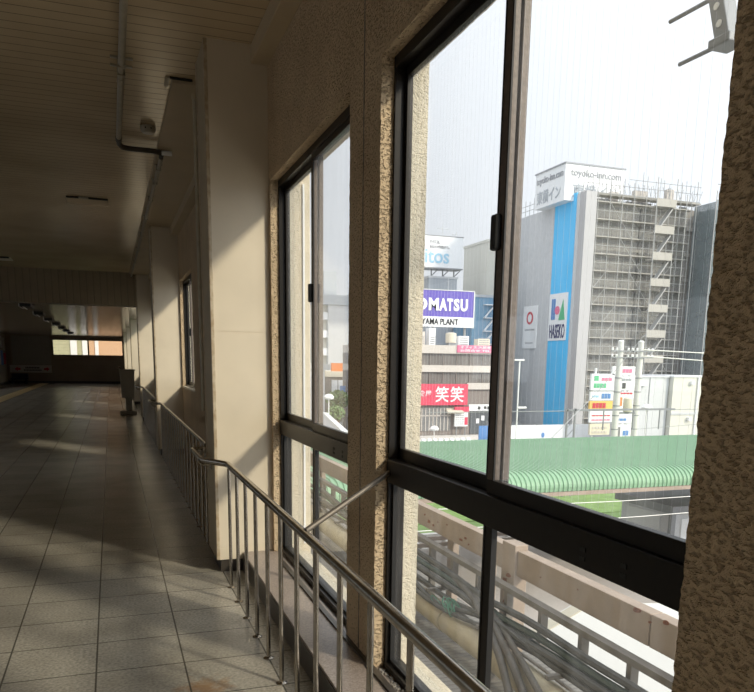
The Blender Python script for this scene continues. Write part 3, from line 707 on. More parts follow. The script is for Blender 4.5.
# ------------------------------------------------------------------ street
struct('street', MB().box(4, 160, 49, 190, -8.0, -7.5), 'asphalt')
tag(build('pavement', MB().box(4, 60, 66, 70, -7.5, -7.38), 'kerb'), 'pale pavement along the foot of the shop building', 'pavement')
def street_lamp(label, x, y, ztop, dome=True, z0=-7.5):
    t = thing('street_lamp', label, 'street lamp', (x, y, z0), 'white street lamps')
    build('pole', MB().tube([(x, y, z0), (x, y, ztop)], .05, 10), 'white', t, smooth=True)
    if dome: build('lamp_head', MB().lathe((x, y, ztop), [(.08, -.05), (.42, .0), (.48, .16), (.30, .38), (.05, .45)], 14), 'white', t, smooth=True)
    else:
        build('lamp_head', MB().box(x-.55, x+.35, y-.12, y+.12, ztop, ztop+.12), 'white', t, bevel=.03)
        build('side_lamp', MB().box(x, x+.75, y-.1, y+.1, -3.35, -3.2), 'white', t, bevel=.03)
street_lamp('tall white lamp post with flat head before the grey sheeted building', 29.2, 50, .25, False)
street_lamp('white domed lamp right of the two utility poles', 41.3, 50, -3.5)
street_lamp('white domed lamp in front of the izakaya entrance', 29.6, 66.4, -6.5)
street_lamp('white domed lamp seen through the left window', 17.6, 62, -3.2)
for lb, x in (('left concrete utility pole with insulators', 34.45), ('right concrete utility pole with insulators', 36.2)):
    t = thing('utility_pole', lb, 'utility pole', (x, 45, -8), 'concrete utility poles by the station')
    build('pole', MB().tube([(x, 45, -8), (x, 45, 1.7)], [.26, .21], 12), 'pole', t, smooth=True)
    build('cap', MB().lathe((x, 45, 1.68), [(.21, 0), (.20, .07), (.1, .13)], 12), 'white', t, smooth=True)
    for z in (.55, 1.0): build('cross_arm', MB().box(x-.95, x+.95, 44.72, 44.80, z, z+.07), 'metal_d', t)
    for dx in (-.85, -.5, .5, .85):
        for z in (.62, 1.07): build('insulator', MB().lathe((x+dx, 44.76, z), [(.05, 0), (.10, .03), (.05, .08), (.09, .12), (.04, .2)], 8), 'white', t, smooth=True)
    bd = MB()
    for z in (-.9, -1.9, -2.9, -3.6, -4.6): bd.tube([(x, 45, z), (x, 45, z+.07)], .25, 12)
    build('steel_bands', bd, 'metal_d', t)
t = thing('pole_transformer', 'grey transformer can hung between the two utility poles', 'transformer', (35.35, 44.9, -3.4))
build('can', MB().lathe((35.35, 44.9, -3.3), [(.28, 0), (.32, .05), (.32, .95), (.2, 1.05)], 12), 'tankc', t, smooth=True); build('hanger', MB().box(34.5, 36.2, 44.85, 44.95, -3.45, -3.3), 'metal_d', t)
gq = 'street wires at the utility poles'
wire('upper pale wire running right from the utility poles', [(36.2, 44.7, 1.15), (44, 44.5, .95), (56, 44, 1.1)], .035, 'wire', group=gq)
wire('lower pale wire running right from the utility poles', [(36.2, 44.7, .70), (44, 44.5, .35), (56, 44, .4)], .035, 'wire', group=gq)
wire('dark guy wire slanting down left from the utility poles to the canopy', [(36.2, 44.7, 2.2), (32.5, 44.7, -1.9), (16.4, 25.5, -3.0)], .02, 'wire_d', group=gq)
wire('dark level wire crossing behind the sign boards', [(20, 46, -3.3), (36.2, 45, -3.2), (60, 45, -3.0)], .025, 'wire_d', group=gq)
wire('dark lower wire crossing before the cream block', [(36.2, 45, -4.6), (48, 45, -4.0), (60, 45, -3.5)], .02, 'wire_d', group=gq)
t = thing('catenary_gantry', 'grey steel railway gantry with a lattice post before the sign boards', 'gantry', (27.5, 38, -8))
for x in (25.6, 26.15): build('post_leg', MB().box(x, x+.09, 38, 38.1, -8, -2.55), 'metal_d', t)
lt = MB()
for k in range(9): lt.tube([(25.65, 38.05, -7.6+.55*k), (26.2, 38.05, -7.05+.55*k)], .025, 5)
build('lattice', lt, 'metal_d', t); build('beam', MB().box(25.5, 33.6, 38, 38.1, -2.72, -2.6), 'metal_d', t)
for x in (28.2, 30.4, 32.4): build('drop_arm', MB().box(x, x+.06, 38, 38.06, -3.9, -2.7), 'metal_d', t)
t = thing('site_fence', 'white site fence along the foot of the sheeted building', 'fence', (36, 60, -7.5))
for k in range(8): build('fence_panel', MB().box(31.2+1.5*k, 32.68+1.5*k, 60, 60.08, -7.5, -5.55), 'white_s' if k else 'sblue', t)
build('round_logo', MB().raw(*(lambda n: ([(37.9+.18*math.cos(2*math.pi*i/n), 59.97, -6.5+.25*math.sin(2*math.pi*i/n)) for i in range(n)], [tuple(range(n))]))(14)), 'sblue', t)

# ------------------------------------------------------------------ shop building with the red izakaya sign
t = thing('shop_building', 'brown banded shop building with a red izakaya sign', 'building', (31, 74, -7.5))
bands = [(.96, 1.78, 'shop_b', 69.8), (-.22, .96, 'shop_win', 70.15), (-.90, -.22, 'shop_b', 69.8), (-2.15, -.90, 'shop_win', 70.15)]
for z0, z1, m, y in bands: build('band' if m == 'shop_b' else 'window_band', MB().box(24, 40, y, 79, z0, z1), m, t)
build('lower_wall', MB().box(24, 40, 70.1, 79, -7.5, -2.15), 'shop_w', t)
build('band', MB().box(34.7, 40, 69.8, 70.2, -2.65, -2.0), 'shop_b', t)
ml = MB()
for k in range(10): ml.box(24.5+1.5*k, 24.58+1.5*k, 70.05, 70.2, -.22, .96).box(24.5+1.5*k, 24.58+1.5*k, 70.05, 70.2, -2.15, -.9)
build('window_bars', ml, 'shop_w', t)
sf = build('shopfront', MB().box(29.2, 33, 70.02, 70.12, -6.9, -4.5), 'win_m', t)
bb = MB()
for k in range(9): bb.box(29.3+.42*k, 29.38+.42*k, 69.95, 70.03, -6.9, -4.6)
bb.box(29.2, 33, 69.95, 70.03, -5.4, -5.3)
build('shopfront_bars', bb, 'shop_b', sf)
build('awning', MB().raw([(32.3, 69.1, -4.95), (34.2, 69.1, -4.95), (34.0, 70.1, -4.55), (32.5, 70.1, -4.55), (32.3, 69.1, -5.05), (34.2, 69.1, -5.05), (34.0, 70.1, -5.05), (32.5, 70.1, -5.05)], [(0, 1, 2, 3), (7, 6, 5, 4), (0, 4, 5, 1), (1, 5, 6, 2), (2, 6, 7, 3), (3, 7, 4, 0)]), 'tankc', t)
build('doorway', MB().box(35.3, 40, 70.02, 70.12, -7.3, -4.8), 'win_d', t)
pi = MB()
for x, z in ((36.0, -6.2), (36.6, -5.9), (37.4, -6.5)): pi.box(x, x+.35, 69.98, 70.03, z, z+.5)
build('window_notices', pi, 'white_s', t)
t = thing('shop_sign', 'wide red izakaya sign with big white characters', 'sign', (30.7, 69.7, -4.2))
build('sign_panel', MB().box(26.6, 34.72, 69.62, 69.85, -4.25, -2.1), 'shopred', t)
build('lettering', text_mb('笑', 31.05, 32.55, -3.95, -2.35, '-Y', 69.62), 'white_s', t); build('lettering', text_mb('笑', 32.72, 34.25, -3.95, -2.35, '-Y', 69.62), 'white_s', t)
build('small_lettering', text_mb('居食屋', 28.55, 30.6, -3.35, -2.75, '-Y', 69.62), 'white_s', t)
t = thing('rooftop_banner', 'long red banner with two white text lines on the shop parapet', 'sign', (36.5, 69.7, 1))
build('banner_panel', MB().box(33.4, 40, 69.66, 69.8, 1.10, 1.82), 'pnk', t)
build('lettering', text_mb('オフィス 入居者募集中', 33.7, 38.6, 1.50, 1.76, '-Y', 69.66), 'white_s', t); build('lettering', text_mb('お問合せ TEL.0285-', 33.7, 38.6, 1.16, 1.42, '-Y', 69.66), 'white_s', t)
t = thing('menu_board', 'white menu board with a red header beside the izakaya door', 'sign', (34, 69.5, -6.9))
build('board_panel', MB().box(33.3, 34.8, 69.55, 69.7, -6.45, -4.95), 'white_s', t); build('header', MB().box(33.25, 34.9, 69.53, 69.7, -4.95, -4.42), 'shopred', t)
tx = MB()
for r in range(6):
    for c in range(4): tx.box(33.4+.25*c, 33.4+.25*c+random.uniform(.1, .2), 69.53, 69.56, -5.15-.22*r, -5.05-.22*r)
build('menu_lines', tx, 'haze_grey', t); build('red_patch', MB().box(34.42, 34.78, 69.53, 69.56, -6.3, -5.5), 'shopred', t); build('legs', MB().box(33.5, 33.6, 69.6, 69.7, -7.4, -6.45).box(34.5, 34.6, 69.6, 69.7, -7.4, -6.45), 'metal_d', t)
t = thing('shop_sign', 'narrow white sign strip right of the red izakaya sign', 'sign', (37.3, 69.7, -4.9))
build('sign_panel', MB().box(34.95, 40, 69.7, 69.85, -4.86, -4.2), 'white_s', t)
ck = MB()
for k, x in enumerate((36.0, 36.7, 37.1, 37.5, 38.3)): ck.box(x, x+.28, 69.67, 69.7, -4.72+.05*(k % 2), -4.4)
build('strokes', ck, 'ink', t)
t = thing('water_tank', 'cream cylindrical water tank on the shop roof', 'tank', (33.7, 72, 1.78))
build('tank_body', MB().lathe((33.7, 72, 2.1), [(.55, 0), (.56, .05), (.56, .95), (.3, 1.05)], 14), 'tankc', t, smooth=True); build('stand', MB().box(33.3, 34.1, 71.6, 72.4, 1.78, 2.1), 'metal_d', t)
for nme, lb, x0, x1, z1, m in (('rooftop_unit', 'white rooftop unit right of the cream water tank', 34.9, 36.1, 2.85, 'white_s'), ('rooftop_unit', 'beige rooftop unit farthest right on the shop roof', 37.2, 38.6, 2.6, 'tankc'), ('rooftop_unit', 'pale rooftop unit on the left of the shop roof', 29.4, 31.0, 3.2, 'shop_b'), ('rooftop_unit', 'slim white louvred rooftop unit left of the cream tank', 31.5, 32.2, 3.6, 'white_s')):
    t = thing(nme, lb, 'rooftop unit', ((x0+x1)/2, 73, 1.78), 'units on the shop roof'); build('housing', MB().box(x0, x1, 72.6, 73.6, 1.78, z1), m, t)
    lv = MB()
    for q in range(4): lv.box(x0+.1, x1-.1, 72.56, 72.6, 1.95+q*.22, 2.03+q*.22)
    build('louvres', lv, 'metal_d', t)
t = thing('billboard', 'purple and white rooftop billboard with bold white lettering', 'billboard', (33.7, 75.5, 1.78))
build('upper_panel', MB().box(28.9, 37.7, 75, 75.5, 4.92, 7.66), 'purple', t); build('lower_panel', MB().box(28.9, 37.7, 75, 75.5, 3.85, 4.92), 'white_s', t)
for ch, xa, xb in (('K', 29.15, 30.55), ('O', 30.7, 32.2), ('M', 32.35, 33.52), ('A', 33.58, 34.52), ('T', 34.5, 35.2), ('S', 35.3, 35.98), ('U', 36.1, 36.98)):
    build('lettering', text_mb(ch, xa, xb, 5.55, 6.85, '-Y', 75., .06, .045), 'white_s', t); build('small_lettering', text_mb('OYAMA PLANT', 31.05, 35.9, 4.08, 4.72, '-Y', 75., .05), 'navy', t)
for x in (29.5, 33, 36.8): build('post', MB().box(x, x+.25, 75.3, 75.5, 1.78, 3.85), 'metal_d', t)
build('frame', MB().box(37.7, 37.82, 74.95, 75.5, 3.8, 7.7).box(28.9, 37.8, 74.95, 75.5, 7.66, 7.74), 'metal_l', t)
t = thing('office_tower', 'pale grey slim tower carrying the pale blue lettered billboard', 'building', (41.2, 93, -7.5))
build('tower_wall', MB().box(39.2, 43.2, 91, 97, -7.5, 11.0), 'towerg', t); build('side_panel', MB().box(41.9, 42.05, 90.95, 91, -7.5, 10.9), 'metal_l', t); build('parapet', MB().box(39.1, 43.3, 90.9, 97.1, 10.8, 11.05), 'metal_l', t)
t = thing('billboard', 'pale rooftop billboard with light blue letters on the grey tower', 'billboard', (39, 90.5, 11.05))
build('panel', MB().box(34.0, 43.4, 90, 92.2, 12.0, 15.8), 'white_s', t)
build('lettering', text_mb('vitos', 37.0, 41.5, 12.5, 14.2, '-Y', 90., .06), 'paleblue', t); build('small_lettering', text_mb('すべては、', 38.75, 40.2, 14.85, 15.3, '-Y', 90., .05), 'haze_grey', t); build('small_lettering', text_mb('あなたの笑顔から。', 38.75, 41.5, 14.3, 14.7, '-Y', 90., .05), 'haze_grey', t)
build('edge_frame', MB().box(33.9, 43.5, 89.97, 92.2, 15.8, 15.9).box(33.9, 43.5, 89.97, 92.2, 11.85, 12.0), 'metal_d', t)
tr = MB()
for x in (39.6, 41.2, 42.8): tr.tube([(x, 91.2, 11.05), (x, 91.2, 11.9)], .09, 6).tube([(x, 91.2, 11.05), (x+.9, 91.2, 11.9)], .06, 6)
build('support_frame', tr, 'metal_d', t)
an = MB().tube([(40.9, 91, 15.9), (40.9, 91, 17.6)], .04, 5).tube([(40.2, 91, 16.9), (41.8, 91, 16.9)], .04, 5).tube([(42.6, 91, 15.9), (42.9, 91, 16.6)], .08, 5).tube([(42.3, 91, 16.3), (43.1, 91, 16.3)], .05, 5)
build('aerial', an, 'metal_l', t)
t = thing('blue_building', 'blue grey building with white outside stair behind the shops', 'building', (44, 88, -7.5))
build('walls', MB().box(42.6, 46.3, 85, 90.4, -7.5, 8.3), 'bluebld', t); build('parapet', MB().box(42.5, 46.4, 84.9, 90.5, 8.1, 8.4), 'towerg', t)
st = MB()
for k in range(7):
    z = -4+1.6*k
    st.raw([(44.2, 84.5, z), (45.6, 84.5, z+1.6), (45.6, 84.5, z+1.75), (44.2, 84.5, z+.15), (44.2, 84.9, z), (45.6, 84.9, z+1.6), (45.6, 84.9, z+1.75), (44.2, 84.9, z+.15)], [(0, 1, 2, 3), (7, 6, 5, 4), (0, 4, 5, 1), (3, 2, 6, 7)])
    st.box(44.1, 45.7, 84.4, 85, z+1.55, z+1.65)
build('stair', st, 'white_s', t)
tag(build('brick_block', MB().box(47.0, 51.0, 90, 97, -7.5, 15.6).box(46.9, 51.1, 89.9, 97.1, 15.6, 15.9), 'crm'), 'pale beige block standing behind the sheeted building', 'building')

# ------------------------------------------------------------------ building under scaffold
XC = 50.57
t = thing('high_rise', 'high rise with grey sheeted side and blue stripe under scaffolding', 'building', (59, 82, -7.5))
build('core_wall', MB().box(XC+.05, 72, 75.05, 88.2, -7.5, 18.3), 'bldg', t)
build('side_sheeting', MB().box(XC-.1, XC+.05, 79.9, 88.3, -7.5, 18.35).box(XC-.1, XC+.05, 75.0, 75.6, -7.5, 18.9), 'gsheet', t)
build('blue_stripe', MB().box(XC-.16, XC+.05, 75.6, 79.9, -7.5, 19.1), 'blue', t)
build('corner_sheeting', MB().box(XC-.05, 51.95, 73.9, 75.05, -7.5, 19.0), 'sheet_l', t)
for k in range(9):
    z = -6.6+2.9*k
    build('slab_edge', MB().box(51.9, 66.5, 74.75, 75.1, z+2.2, z+2.55), 'slab', t)
    for x0, x1 in ((52.6, 54.5), (56.6, 57.5), (58.4, 60.2), (61.6, 63.2), (64.2, 65.4)):
        build('window', MB().box(x0, x1, 74.98, 75.06, z+.2, z+1.95), 'win_m', t)
t = thing('rooftop_sign', 'white rooftop box sign with thin grey lettering above the scaffolding', 'sign', (53, 79.5, 18.3))
build('sign_box', MB().box(49.15, 57.1, 76.2, 82.5, 18.3, 22.2), 'white_s', t); build('top_rim', MB().box(49.05, 57.2, 76.1, 82.6, 22.2, 22.36), 'haze_grey', t)
build('lettering', text_mb('toyoko-inn.com', 49.85, 56.6, 20.75, 21.75, '-Y', 76.2, .06), 'haze_grey', t); build('lettering', text_mb('東横イン', 50.2, 56.4, 18.7, 20.2, '-Y', 76.2, .06), 'towerg', t)
build('side_lettering', text_mb('toyoko-inn.com', 82.2, 76.6, 20.75, 21.75, '-X', 49.15, .06), 'haze_grey', t); build('side_lettering', text_mb('東横イン', 82.0, 77.0, 18.7, 20.2, '-X', 49.15, .06), 'towerg', t)
t = thing('site_banner', 'white banner with blue, red and green emblem on the blue stripe', 'sign', (50.3, 78, 2.85))
build('banner_sheet', MB().box(XC-.24, XC-.16, 76.05, 79.85, 2.85, 8.3), 'white_s', t)
xe = XC-.24
build('emblem_bar', MB().box(xe-.04, xe, 78.5, 79.3, 5.3, 7.7), 'sblue', t)
n = 16; build('emblem_dot', MB().prism([(78.05+.5*math.cos(2*math.pi*i/n), 6.35+.5*math.sin(2*math.pi*i/n)) for i in range(n)], xe-.05, xe, 'x'), 'pnk', t)
build('emblem_triangle', MB().prism([(77.75, 5.2), (76.45, 5.2), (76.9, 7.55)], xe-.04, xe, 'x'), 'grn', t)
build('lettering', text_mb('HASEKO', 79.5, 76.3, 3.1, 4.75, '-X', xe, .05), 'navy', t)
t = thing('site_banner', 'white banner with a red ring on the grey sheeting', 'sign', (50.3, 84.2, 2.0))
build('banner_sheet', MB().box(XC-.24, XC-.10, 82.6, 85.8, 2.0, 7.25), 'white_s', t)
n = 20; ro = [(84.2+.78*math.cos(2*math.pi*i/n), 5.75+.8*math.sin(2*math.pi*i/n)) for i in range(n)]; ri = [(84.2+.46*math.cos(2*math.pi*i/n), 5.75+.5*math.sin(2*math.pi*i/n)) for i in range(n)]
build('ring', MB().raw([(xe-.03, a, b) for a, b in ro+ri]+[(xe, a, b) for a, b in ro+ri], [(i, (i+1) % n, n+(i+1) % n, n+i) for i in range(n)]+[(i, (i+1) % n, 2*n+(i+1) % n, 2*n+i) for i in range(n)]), 'red', t)
tl = MB()
for k in range(8): tl.box(xe-.03, xe, 85.3-.3*k-.2, 85.3-.3*k, 4.2, 4.42)
for k in range(6): tl.box(xe-.03, xe, 85.0-.3*k-.2, 85.0-.3*k, 2.6, 2.75)
build('small_print', tl, 'haze_grey', t)

t = thing('scaffolding', 'pale tube scaffolding with plank decks on the front of the high rise', 'scaffold', (58.5, 74, -7.5))
YS = 73.9
for k in range(9):
    x = 52.1+1.62*k
    for yy in (YS,): build('pole', MB().tube([(x, yy, -7.5), (x, yy, 19.6+random.uniform(0, 1.4))], .045, 6), 'scaf', t)
for k in range(14):
    z = -6.2+1.86*k
    build('deck', MB().box(52, 65.2, YS+.02, YS+.75, z, z+.10), 'plank', t)
    build('ledger', MB().tube([(52, YS-.02, z+.95), (65.2, YS-.02, z+.95)], .035, 5), 'scaf', t)
    for q in range(2):
        x = 52.1+1.62*((k*3+q*4) % 7)
        build('brace', MB().tube([(x, YS-.04, z), (x+1.62, YS-.04, z+1.86)] if (k+q) % 2 else [(x+1.62, YS-.04, z), (x, YS-.04, z+1.86)], .03, 5), 'scaf', t)
build('netting', MB().box(52, 58.4, YS+.78, YS+.80, -7.5, 18.4), 'net_l', t); build('netting', MB().box(58.6, 65.3, YS+.78, YS+.80, -7.5, 18.0), 'net_l', t)
for k in range(9):
    z = -5.4+2.9*k
    bx_ = build('stair_landing', MB().box(59.0, 61.7, 72.6, 73.8, z, z+.12).box(59.0, 61.7, 72.55, 72.6, z, z+.85), 'plank', t)
    if k < 8: build('stair_flight', MB().raw([(59.3, 72.7, z+.1), (61.4, 72.7, z+2.9), (61.4, 73.4, z+2.9), (59.3, 73.4, z+.1), (59.3, 72.7, z-.1), (61.4, 72.7, z+2.7), (61.4, 73.4, z+2.7), (59.3, 73.4, z-.1)], [(0, 1, 2, 3), (7, 6, 5, 4), (0, 4, 5, 1), (1, 5, 6, 2), (2, 6, 7, 3), (3, 7, 4, 0)]), 'scaf', t)
for x in (59.0, 61.7, 63.2, 64.6): build('pole', MB().tube([(x, 72.6, -7.5), (x, 72.6, 19.3+random.uniform(0, 2.5))], .05, 6), 'scaf', t)
# clutter of tubes standing above the roof edge
t = thing('roof_scaffolding', 'lattice of thin scaffold tubes standing above the high rise roof edge', 'scaffold', (58, 75, 18.3))
up = MB(); 
for k in range(26):
    x = 51.0+.62*k; up.tube([(x, 75.3, 18.3), (x+random.uniform(-.1, .1), 75.3, 19.8+random.uniform(0, 2.2))], .03, 5)
for z in (19.3, 20.2): up.tube([(51.0, 75.3, z), (67.5, 75.3, z)], .03, 5)
up.tube([(57.2, 75.3, 21.0), (67.5, 75.3, 21.0)], .03, 5)
build('uprights', up, 'scaf_d', t)
dg = MB()
for k in range(16):
    x = 56.5+.7*k; dg.tube([(x, 75.4, 18.5), (x+random.choice((-.8, .8)), 75.4, 20.6)], .025, 5)
build('braces', dg, 'scaf_d', t)
sd = MB()
for k in range(13):
    y = 76.0+k; sd.tube([(XC, y, 18.3), (XC, y, 19.7+random.uniform(0, .8))], .03, 5)
for z in (19.0, 19.6): sd.tube([(XC, 75.5, z), (XC, 88.2, z)], .03, 5)
build('side_uprights', sd, 'scaf_d', t)
build('deck', MB().box(52, 66.5, 74.0, 75.3, 18.75, 18.9), 'plank', t)
tk = MB()
for x, w, h_ in ((58.2, 1.9, 1.1), (62.8, 1.0, 1.6), (55.0, 1.0, .7)): tk.box(x, x+w, 75.6, 76.1, 18.3, 18.9+h_)
build('material_stacks', tk, 'shop_b', t)
t = thing('netted_scaffold', 'dark netted scaffold wing at the right end of the high rise', 'scaffold', (68, 73, -7.5))
build('netting', MB().box(65.4, 65.45, 70.4, 73.8, -7.5, 18.4).box(65.4, 74, 70.4, 70.45, -7.5, 18.6), 'net', t)
build('inner_wall', MB().box(66.6, 74, 72.5, 74.6, -7.5, 18.0), 'win_m', t)
for k in range(6): build('pole', MB().tube([(65.3+1.6*k, 70.3, -7.5), (65.3+1.6*k, 70.3, 19.4+random.uniform(0, 1.6))], .05, 6), 'scaf', t)
for k in range(8): build('ledger', MB().tube([(65.3, 70.3, -5+3.0*k), (74, 70.3, -5+3.0*k)], .04, 5), 'scaf', t)
for k in range(4): build('brace', MB().tube([(65.3, 70.3, -4+5.5*k), (69.5, 70.3, 1.5+5.5*k)], .045, 5), 'scaf', t)
build('top_rail', MB().tube([(65.3, 70.3, 20.2), (74, 70.3, 20.4)], .05, 5), 'scaf', t)

t = thing('sign_tower', 'stack of small coloured shop signboards behind the utility poles', 'sign', (37.9, 50.3, -7.5))
for x in (36.2, 39.4): build('post', MB().box(x, x+.15, 50.2, 50.35, -7.5, -.2), 'metal_l', t)
def panel(x0, x1, z0, z1, m, marks):
    p = build('panel', MB().box(x0, x1, 50, 50.2, z0, z1), m, t)
    for (a, b, c, d, mm) in marks:
        q = MB(); n = max(1, int((b-a)/.3))
        for k in range(n): q.box(a+(b-a)*k/n, a+(b-a)*(k+.78)/n, 49.96, 50, c, d)
        build('marks', q, mm, p)
panel(37.7, 39.85, -.75, -.05, 'white_s', [(38.0, 39.6, -.55, -.25, 'pnk')])
panel(35.75, 37.9, -1.95, -.65, 'white_s', [(36.0, 36.5, -1.2, -.8, 'grn'), (36.7, 37.7, -1.2, -.95, 'pnk'), (36.0, 37.2, -1.75, -1.4, 'grn')])
panel(38.0, 39.95, -1.95, -.85, 'white_s', [(38.4, 39.6, -1.2, -1.0, 'haze_grey'), (38.7, 39.1, -1.8, -1.35, 'ink')])
panel(35.75, 37.9, -2.75, -2.05, 'white_s', [(36.8, 37.7, -2.6, -2.2, 'sblue'), (35.9, 36.6, -2.5, -2.35, 'paleblue')])
panel(38.0, 39.95, -3.45, -2.05, 'white_s', [(38.4, 38.9, -3.2, -2.5, 'org'), (38.2, 39.8, -2.25, -2.12, 'red')])
panel(35.75, 37.9, -3.5, -2.8, 'yel', [(36.0, 37.3, -3.35, -2.95, 'red')])
panel(35.8, 37.95, -4.5, -3.6, 'white_s', [(36.0, 37.8, -4.0, -3.9, 'red'), (36.0, 37.8, -4.35, -4.25, 'pnk')])
panel(38.1, 39.9, -4.6, -3.55, 'white_s', [(38.4, 39.4, -4.4, -4.2, 'sblue')])
panel(35.9, 37.8, -5.5, -4.6, 'tankc', [(36.1, 37.6, -5.0, -4.85, 'shop_b'), (36.1, 37.6, -5.35, -5.2, 'shop_b')])
panel(38.3, 39.9, -6.2, -4.7, 'white_s', [(38.5, 38.9, -6.0, -4.9, 'win_m'), (39.1, 39.7, -5.6, -5.2, 'sblue')])
t = thing('grey_block', 'pale grey flat-fronted block right of the sign boards', 'building', (46, 57, -7.5))
build('walls', MB().box(43.2, 48.05, 55.5, 60, -7.5, -.95), 'greybld', t); build('joint', MB().box(45.9, 45.97, 55.46, 55.5, -7.5, -1.0), 'metal_d', t); build('vent', MB().box(44.2, 45.4, 55.2, 55.5, -1.75, -1.45), 'white_s', t); build('coping', MB().box(43.1, 48.1, 55.4, 60, -1.0, -.88), 'metal_l', t)
t = thing('cream_block', 'cream two-storey block at the right edge beside the near wall', 'building', (51, 57, -7.5))
build('walls', MB().box(48.15, 53.5, 55.0, 60, -7.5, -.85), 'crm', t); build('floor_band', MB().box(48.13, 53.6, 54.92, 55, -4.35, -4.15), 'greybld', t); build('coping', MB().box(48.12, 53.6, 54.9, 60, -.95, -.8), 'white_s', t)
for z in (-1.6, -4.9): build('wall_lamp', MB().box(50.0, 50.3, 54.7, 55, z, z+.3), 'white_s', t)
build('downpipe', MB().tube([(50.9, 54.9, -7.5), (50.9, 54.9, -.9)], .07, 6), 'white_s', t)

# ------------------------------------------------------------------ seen through the left window
t = thing('apartment_block', 'pale grey slab block with a lift tower, through the left window', 'building', (29.3, 104, -7.5))
build('walls', MB().box(28.3, 31.4, 100, 110, -7.5, 7.6), 'greybld', t); build('side_wing', MB().box(26.4, 28.3, 101, 110, -7.5, 7.9), 'crm', t); build('parapet', MB().box(26.2, 31.8, 99.8, 110, 7.6, 8.9), 'towerg', t); build('lift_tower', MB().box(28.2, 30.0, 102, 106, 8.9, 12.2), 'towerg', t)
for k in range(5): build('balcony', MB().box(26.3, 28.3, 100.3, 101, -4+2.4*k, -3+2.4*k), 'white_s', t)
for k in range(5): build('end_balcony', MB().box(31.4, 33, 100.3, 101, -4+2.4*k, -3+2.4*k), 'white_s', t)
t = thing('corner_shop', 'low brown shop with a cream fascia and orange sign, through the left window', 'building', (27, 92, -7.5))
build('walls', MB().box(24.6, 29.5, 90, 97, -7.5, -1.9), 'shop_w', t); build('fascia', MB().box(24.5, 29.6, 89.7, 97.1, -1.9, -1.2), 'tankc', t); build('sign', MB().box(25.9, 27.8, 89.9, 90.4, -1.2, -.2), 'org', t)
for x in (25.9, 26.75): build('window', MB().box(x, x+.75, 89.9, 90.02, -4.2, -2.3), 'white_s', t)
build('door', MB().box(28, 28.9, 89.95, 90.02, -7.4, -4.6), 'win_d', t)
for lb, x, y, z, r in (('round green tree in front of the low brown shop', 22.3, 75, -3.9, 1.25), ('smaller green bush beside the domed street lamp', 20.3, 69, -4.9, .85)):
    t = thing('tree', lb, 'tree', (x, y, -7.5)); build('trunk', MB().tube([(x, y, -7.5), (x+.1, y, z)], [.16, .10], 8), 'rust', t)
    cw = MB()
    for i in range(700):
        d = Vector((random.gauss(0, 1), random.gauss(0, 1), random.gauss(0, 1))).normalized()*r*random.uniform(.5, 1.); c = Vector((x, y, z))+Vector((d.x, d.y, d.z*.8))
        a = Vector((random.gauss(0, 1), random.gauss(0, 1), random.gauss(0, 1))).normalized()*.2; b = a.orthogonal().normalized()*.12
        cw.raw([tuple(c-a), tuple(c+b), tuple(c+a), tuple(c-b)], [(0, 1, 2, 3)])
    build('crown', cw, 'leaf', t)
t = thing('white_wall', 'white boundary wall slanting along the road, through the left window', 'wall', (16, 54, -7.5))
build('wall_panel', MB().prism([(14.26, 45.9), (17.74, 63.4), (17.54, 63.4), (14.06, 45.9)], -7.5, -4.6, 'z'), 'white_s', t); build('coping', MB().prism([(14.36, 45.9), (17.84, 63.4), (17.44, 63.4), (13.96, 45.9)], -4.6, -4.45, 'z'), 'white', t)
t = thing('gable_house', 'white house corner with grey eaves at the left edge of the left window', 'building', (20, 84, -7.5))
build('walls', MB().box(17, 22.25, 80, 88, -7.5, -.9), 'white_s', t); build('eaves', MB().box(16.7, 22.75, 79.6, 88.2, -.9, -.3), 'greybld', t)
t = thing('street_sign', 'small blue street sign at the right edge of the left window', 'sign', (23.8, 78, -7.5))
build('post', MB().tube([(23.8, 78, -7.5), (23.8, 78, -3)], .06, 6), 'metal_d', t); build('sign_panel', MB().box(23.4, 24.2, 77.9, 77.96, -3.9, -2.6), 'sblue', t)

# beyond the far end window
t = thing('orange_house', 'pale orange rendered house beyond the far end window', 'building', (2, 62, -7.5))
build('rendered_wall', MB().box(-1.52, 6, 60, 66, -7.5, 6), 'orange_b', t); build('downpipe', MB().box(-1.07, -.82, 59.9, 60, -7.5, 6), 'shop_b', t)
t = thing('brick_house', 'yellowish brick house with white corner strips beyond the far window', 'building', (-4, 62, -7.5))
build('brick_wall', MB().box(-9, -1.58, 60, 66, -7.5, 6), 'brick_y', t); build('white_strip', MB().box(-2.77, -2.32, 59.9, 60, -7.5, 6), 'shop_b', t); build('white_strip', MB().box(-1.95, -1.60, 59.9, 60, -7.5, 6), 'shop_b', t)

# ------------------------------------------------------------------ lift everything so that the corridor floor is z = 0
for o in ROOTS: o.location.z += H

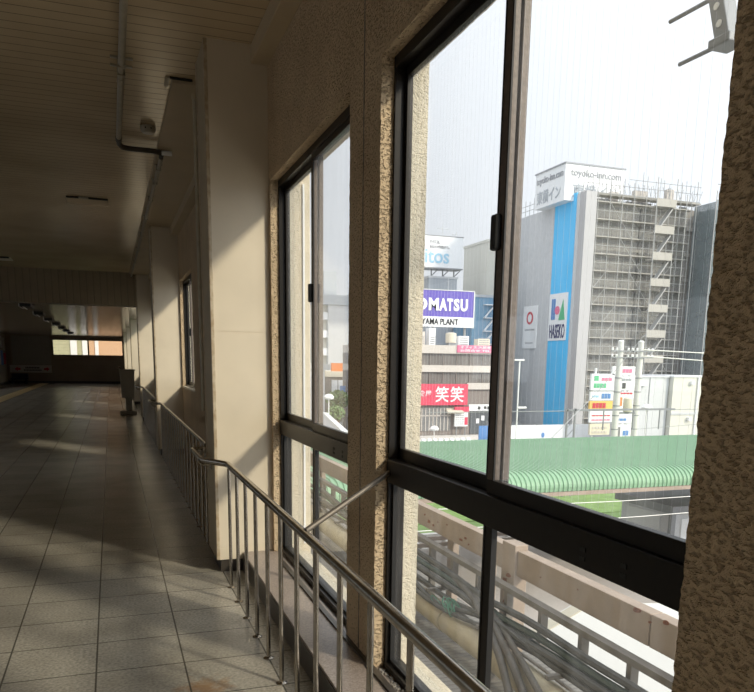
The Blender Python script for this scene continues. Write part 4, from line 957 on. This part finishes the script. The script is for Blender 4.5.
# ------------------------------------------------------------------ light and camera
w = bpy.data.worlds.new('sky'); S.world = w; w.use_nodes = True; nt = w.node_tree
bg = nt.nodes['Background']; tc = nt.nodes.new('ShaderNodeTexCoord'); sx = nt.nodes.new('ShaderNodeSeparateXYZ'); nt.links.new(tc.outputs['Generated'], sx.inputs[0])
def wmath(op, a, b):
    x = nt.nodes.new('ShaderNodeMath'); x.operation = op
    for q, v in enumerate((a, b)):
        if isinstance(v, float): x.inputs[q].default_value = v
        else: nt.links.new(v, x.inputs[q])
    return x.outputs[0]
dt = nt.nodes.new('ShaderNodeVectorMath'); dt.operation = 'DOT_PRODUCT'; dt.inputs[1].default_value = (.488, -.732, .473); nt.links.new(tc.outputs['Generated'], dt.inputs[0])
glow = wmath('MULTIPLY', wmath('MAXIMUM', wmath('ADD', dt.outputs['Value'], .45), 0.), .50)      # hazy sky, brighter towards the sun
lum = wmath('ADD', wmath('ADD', glow, .50), wmath('MULTIPLY', wmath('MAXIMUM', sx.outputs[2], 0.), .18))
vm = nt.nodes.new('ShaderNodeVectorMath'); vm.operation = 'SCALE'; vm.inputs[0].default_value = (.965, .99, 1.06); nt.links.new(lum, vm.inputs['Scale']); nt.links.new(vm.outputs[0], bg.inputs['Color'])
bg.inputs['Strength'].default_value = 1.25
sd = bpy.data.lights.new('sun', 'SUN'); sd.energy = 2.35; sd.angle = math.radians(5.); sd.color = (1., .90, .74)
so = bpy.data.objects.new('sun', sd); C.objects.link(so)
so.rotation_euler = Vector((-1., 1.42, -.97)).to_track_quat('-Z', 'Y').to_euler(); so.location = (10, -15, 12)

cd = bpy.data.cameras.new('camera'); cam = bpy.data.objects.new('camera', cd); C.objects.link(cam)
r = Vector((.94243927, -.33405636, .0146481)); u = Vector((.0492686, .18205868, .98205257)); f = Vector((.33072772, .92480321, -.18803773))
mw = Matrix((r, u, -f)).transposed().to_4x4(); mw.translation = (0, 0, H); cam.matrix_world = mw
cd.sensor_fit = 'HORIZONTAL'; cd.sensor_width = 36.; cd.lens = 736.94/754*36.; cd.shift_y = (503.18-346.)/754; cd.clip_end = 500; cd.clip_start = .05
S.camera = cam
S.view_settings.view_transform = 'Standard'; S.view_settings.look = 'None'; S.view_settings.gamma = 1; S.view_settings.use_curve_mapping = False
S.view_settings.exposure = .56
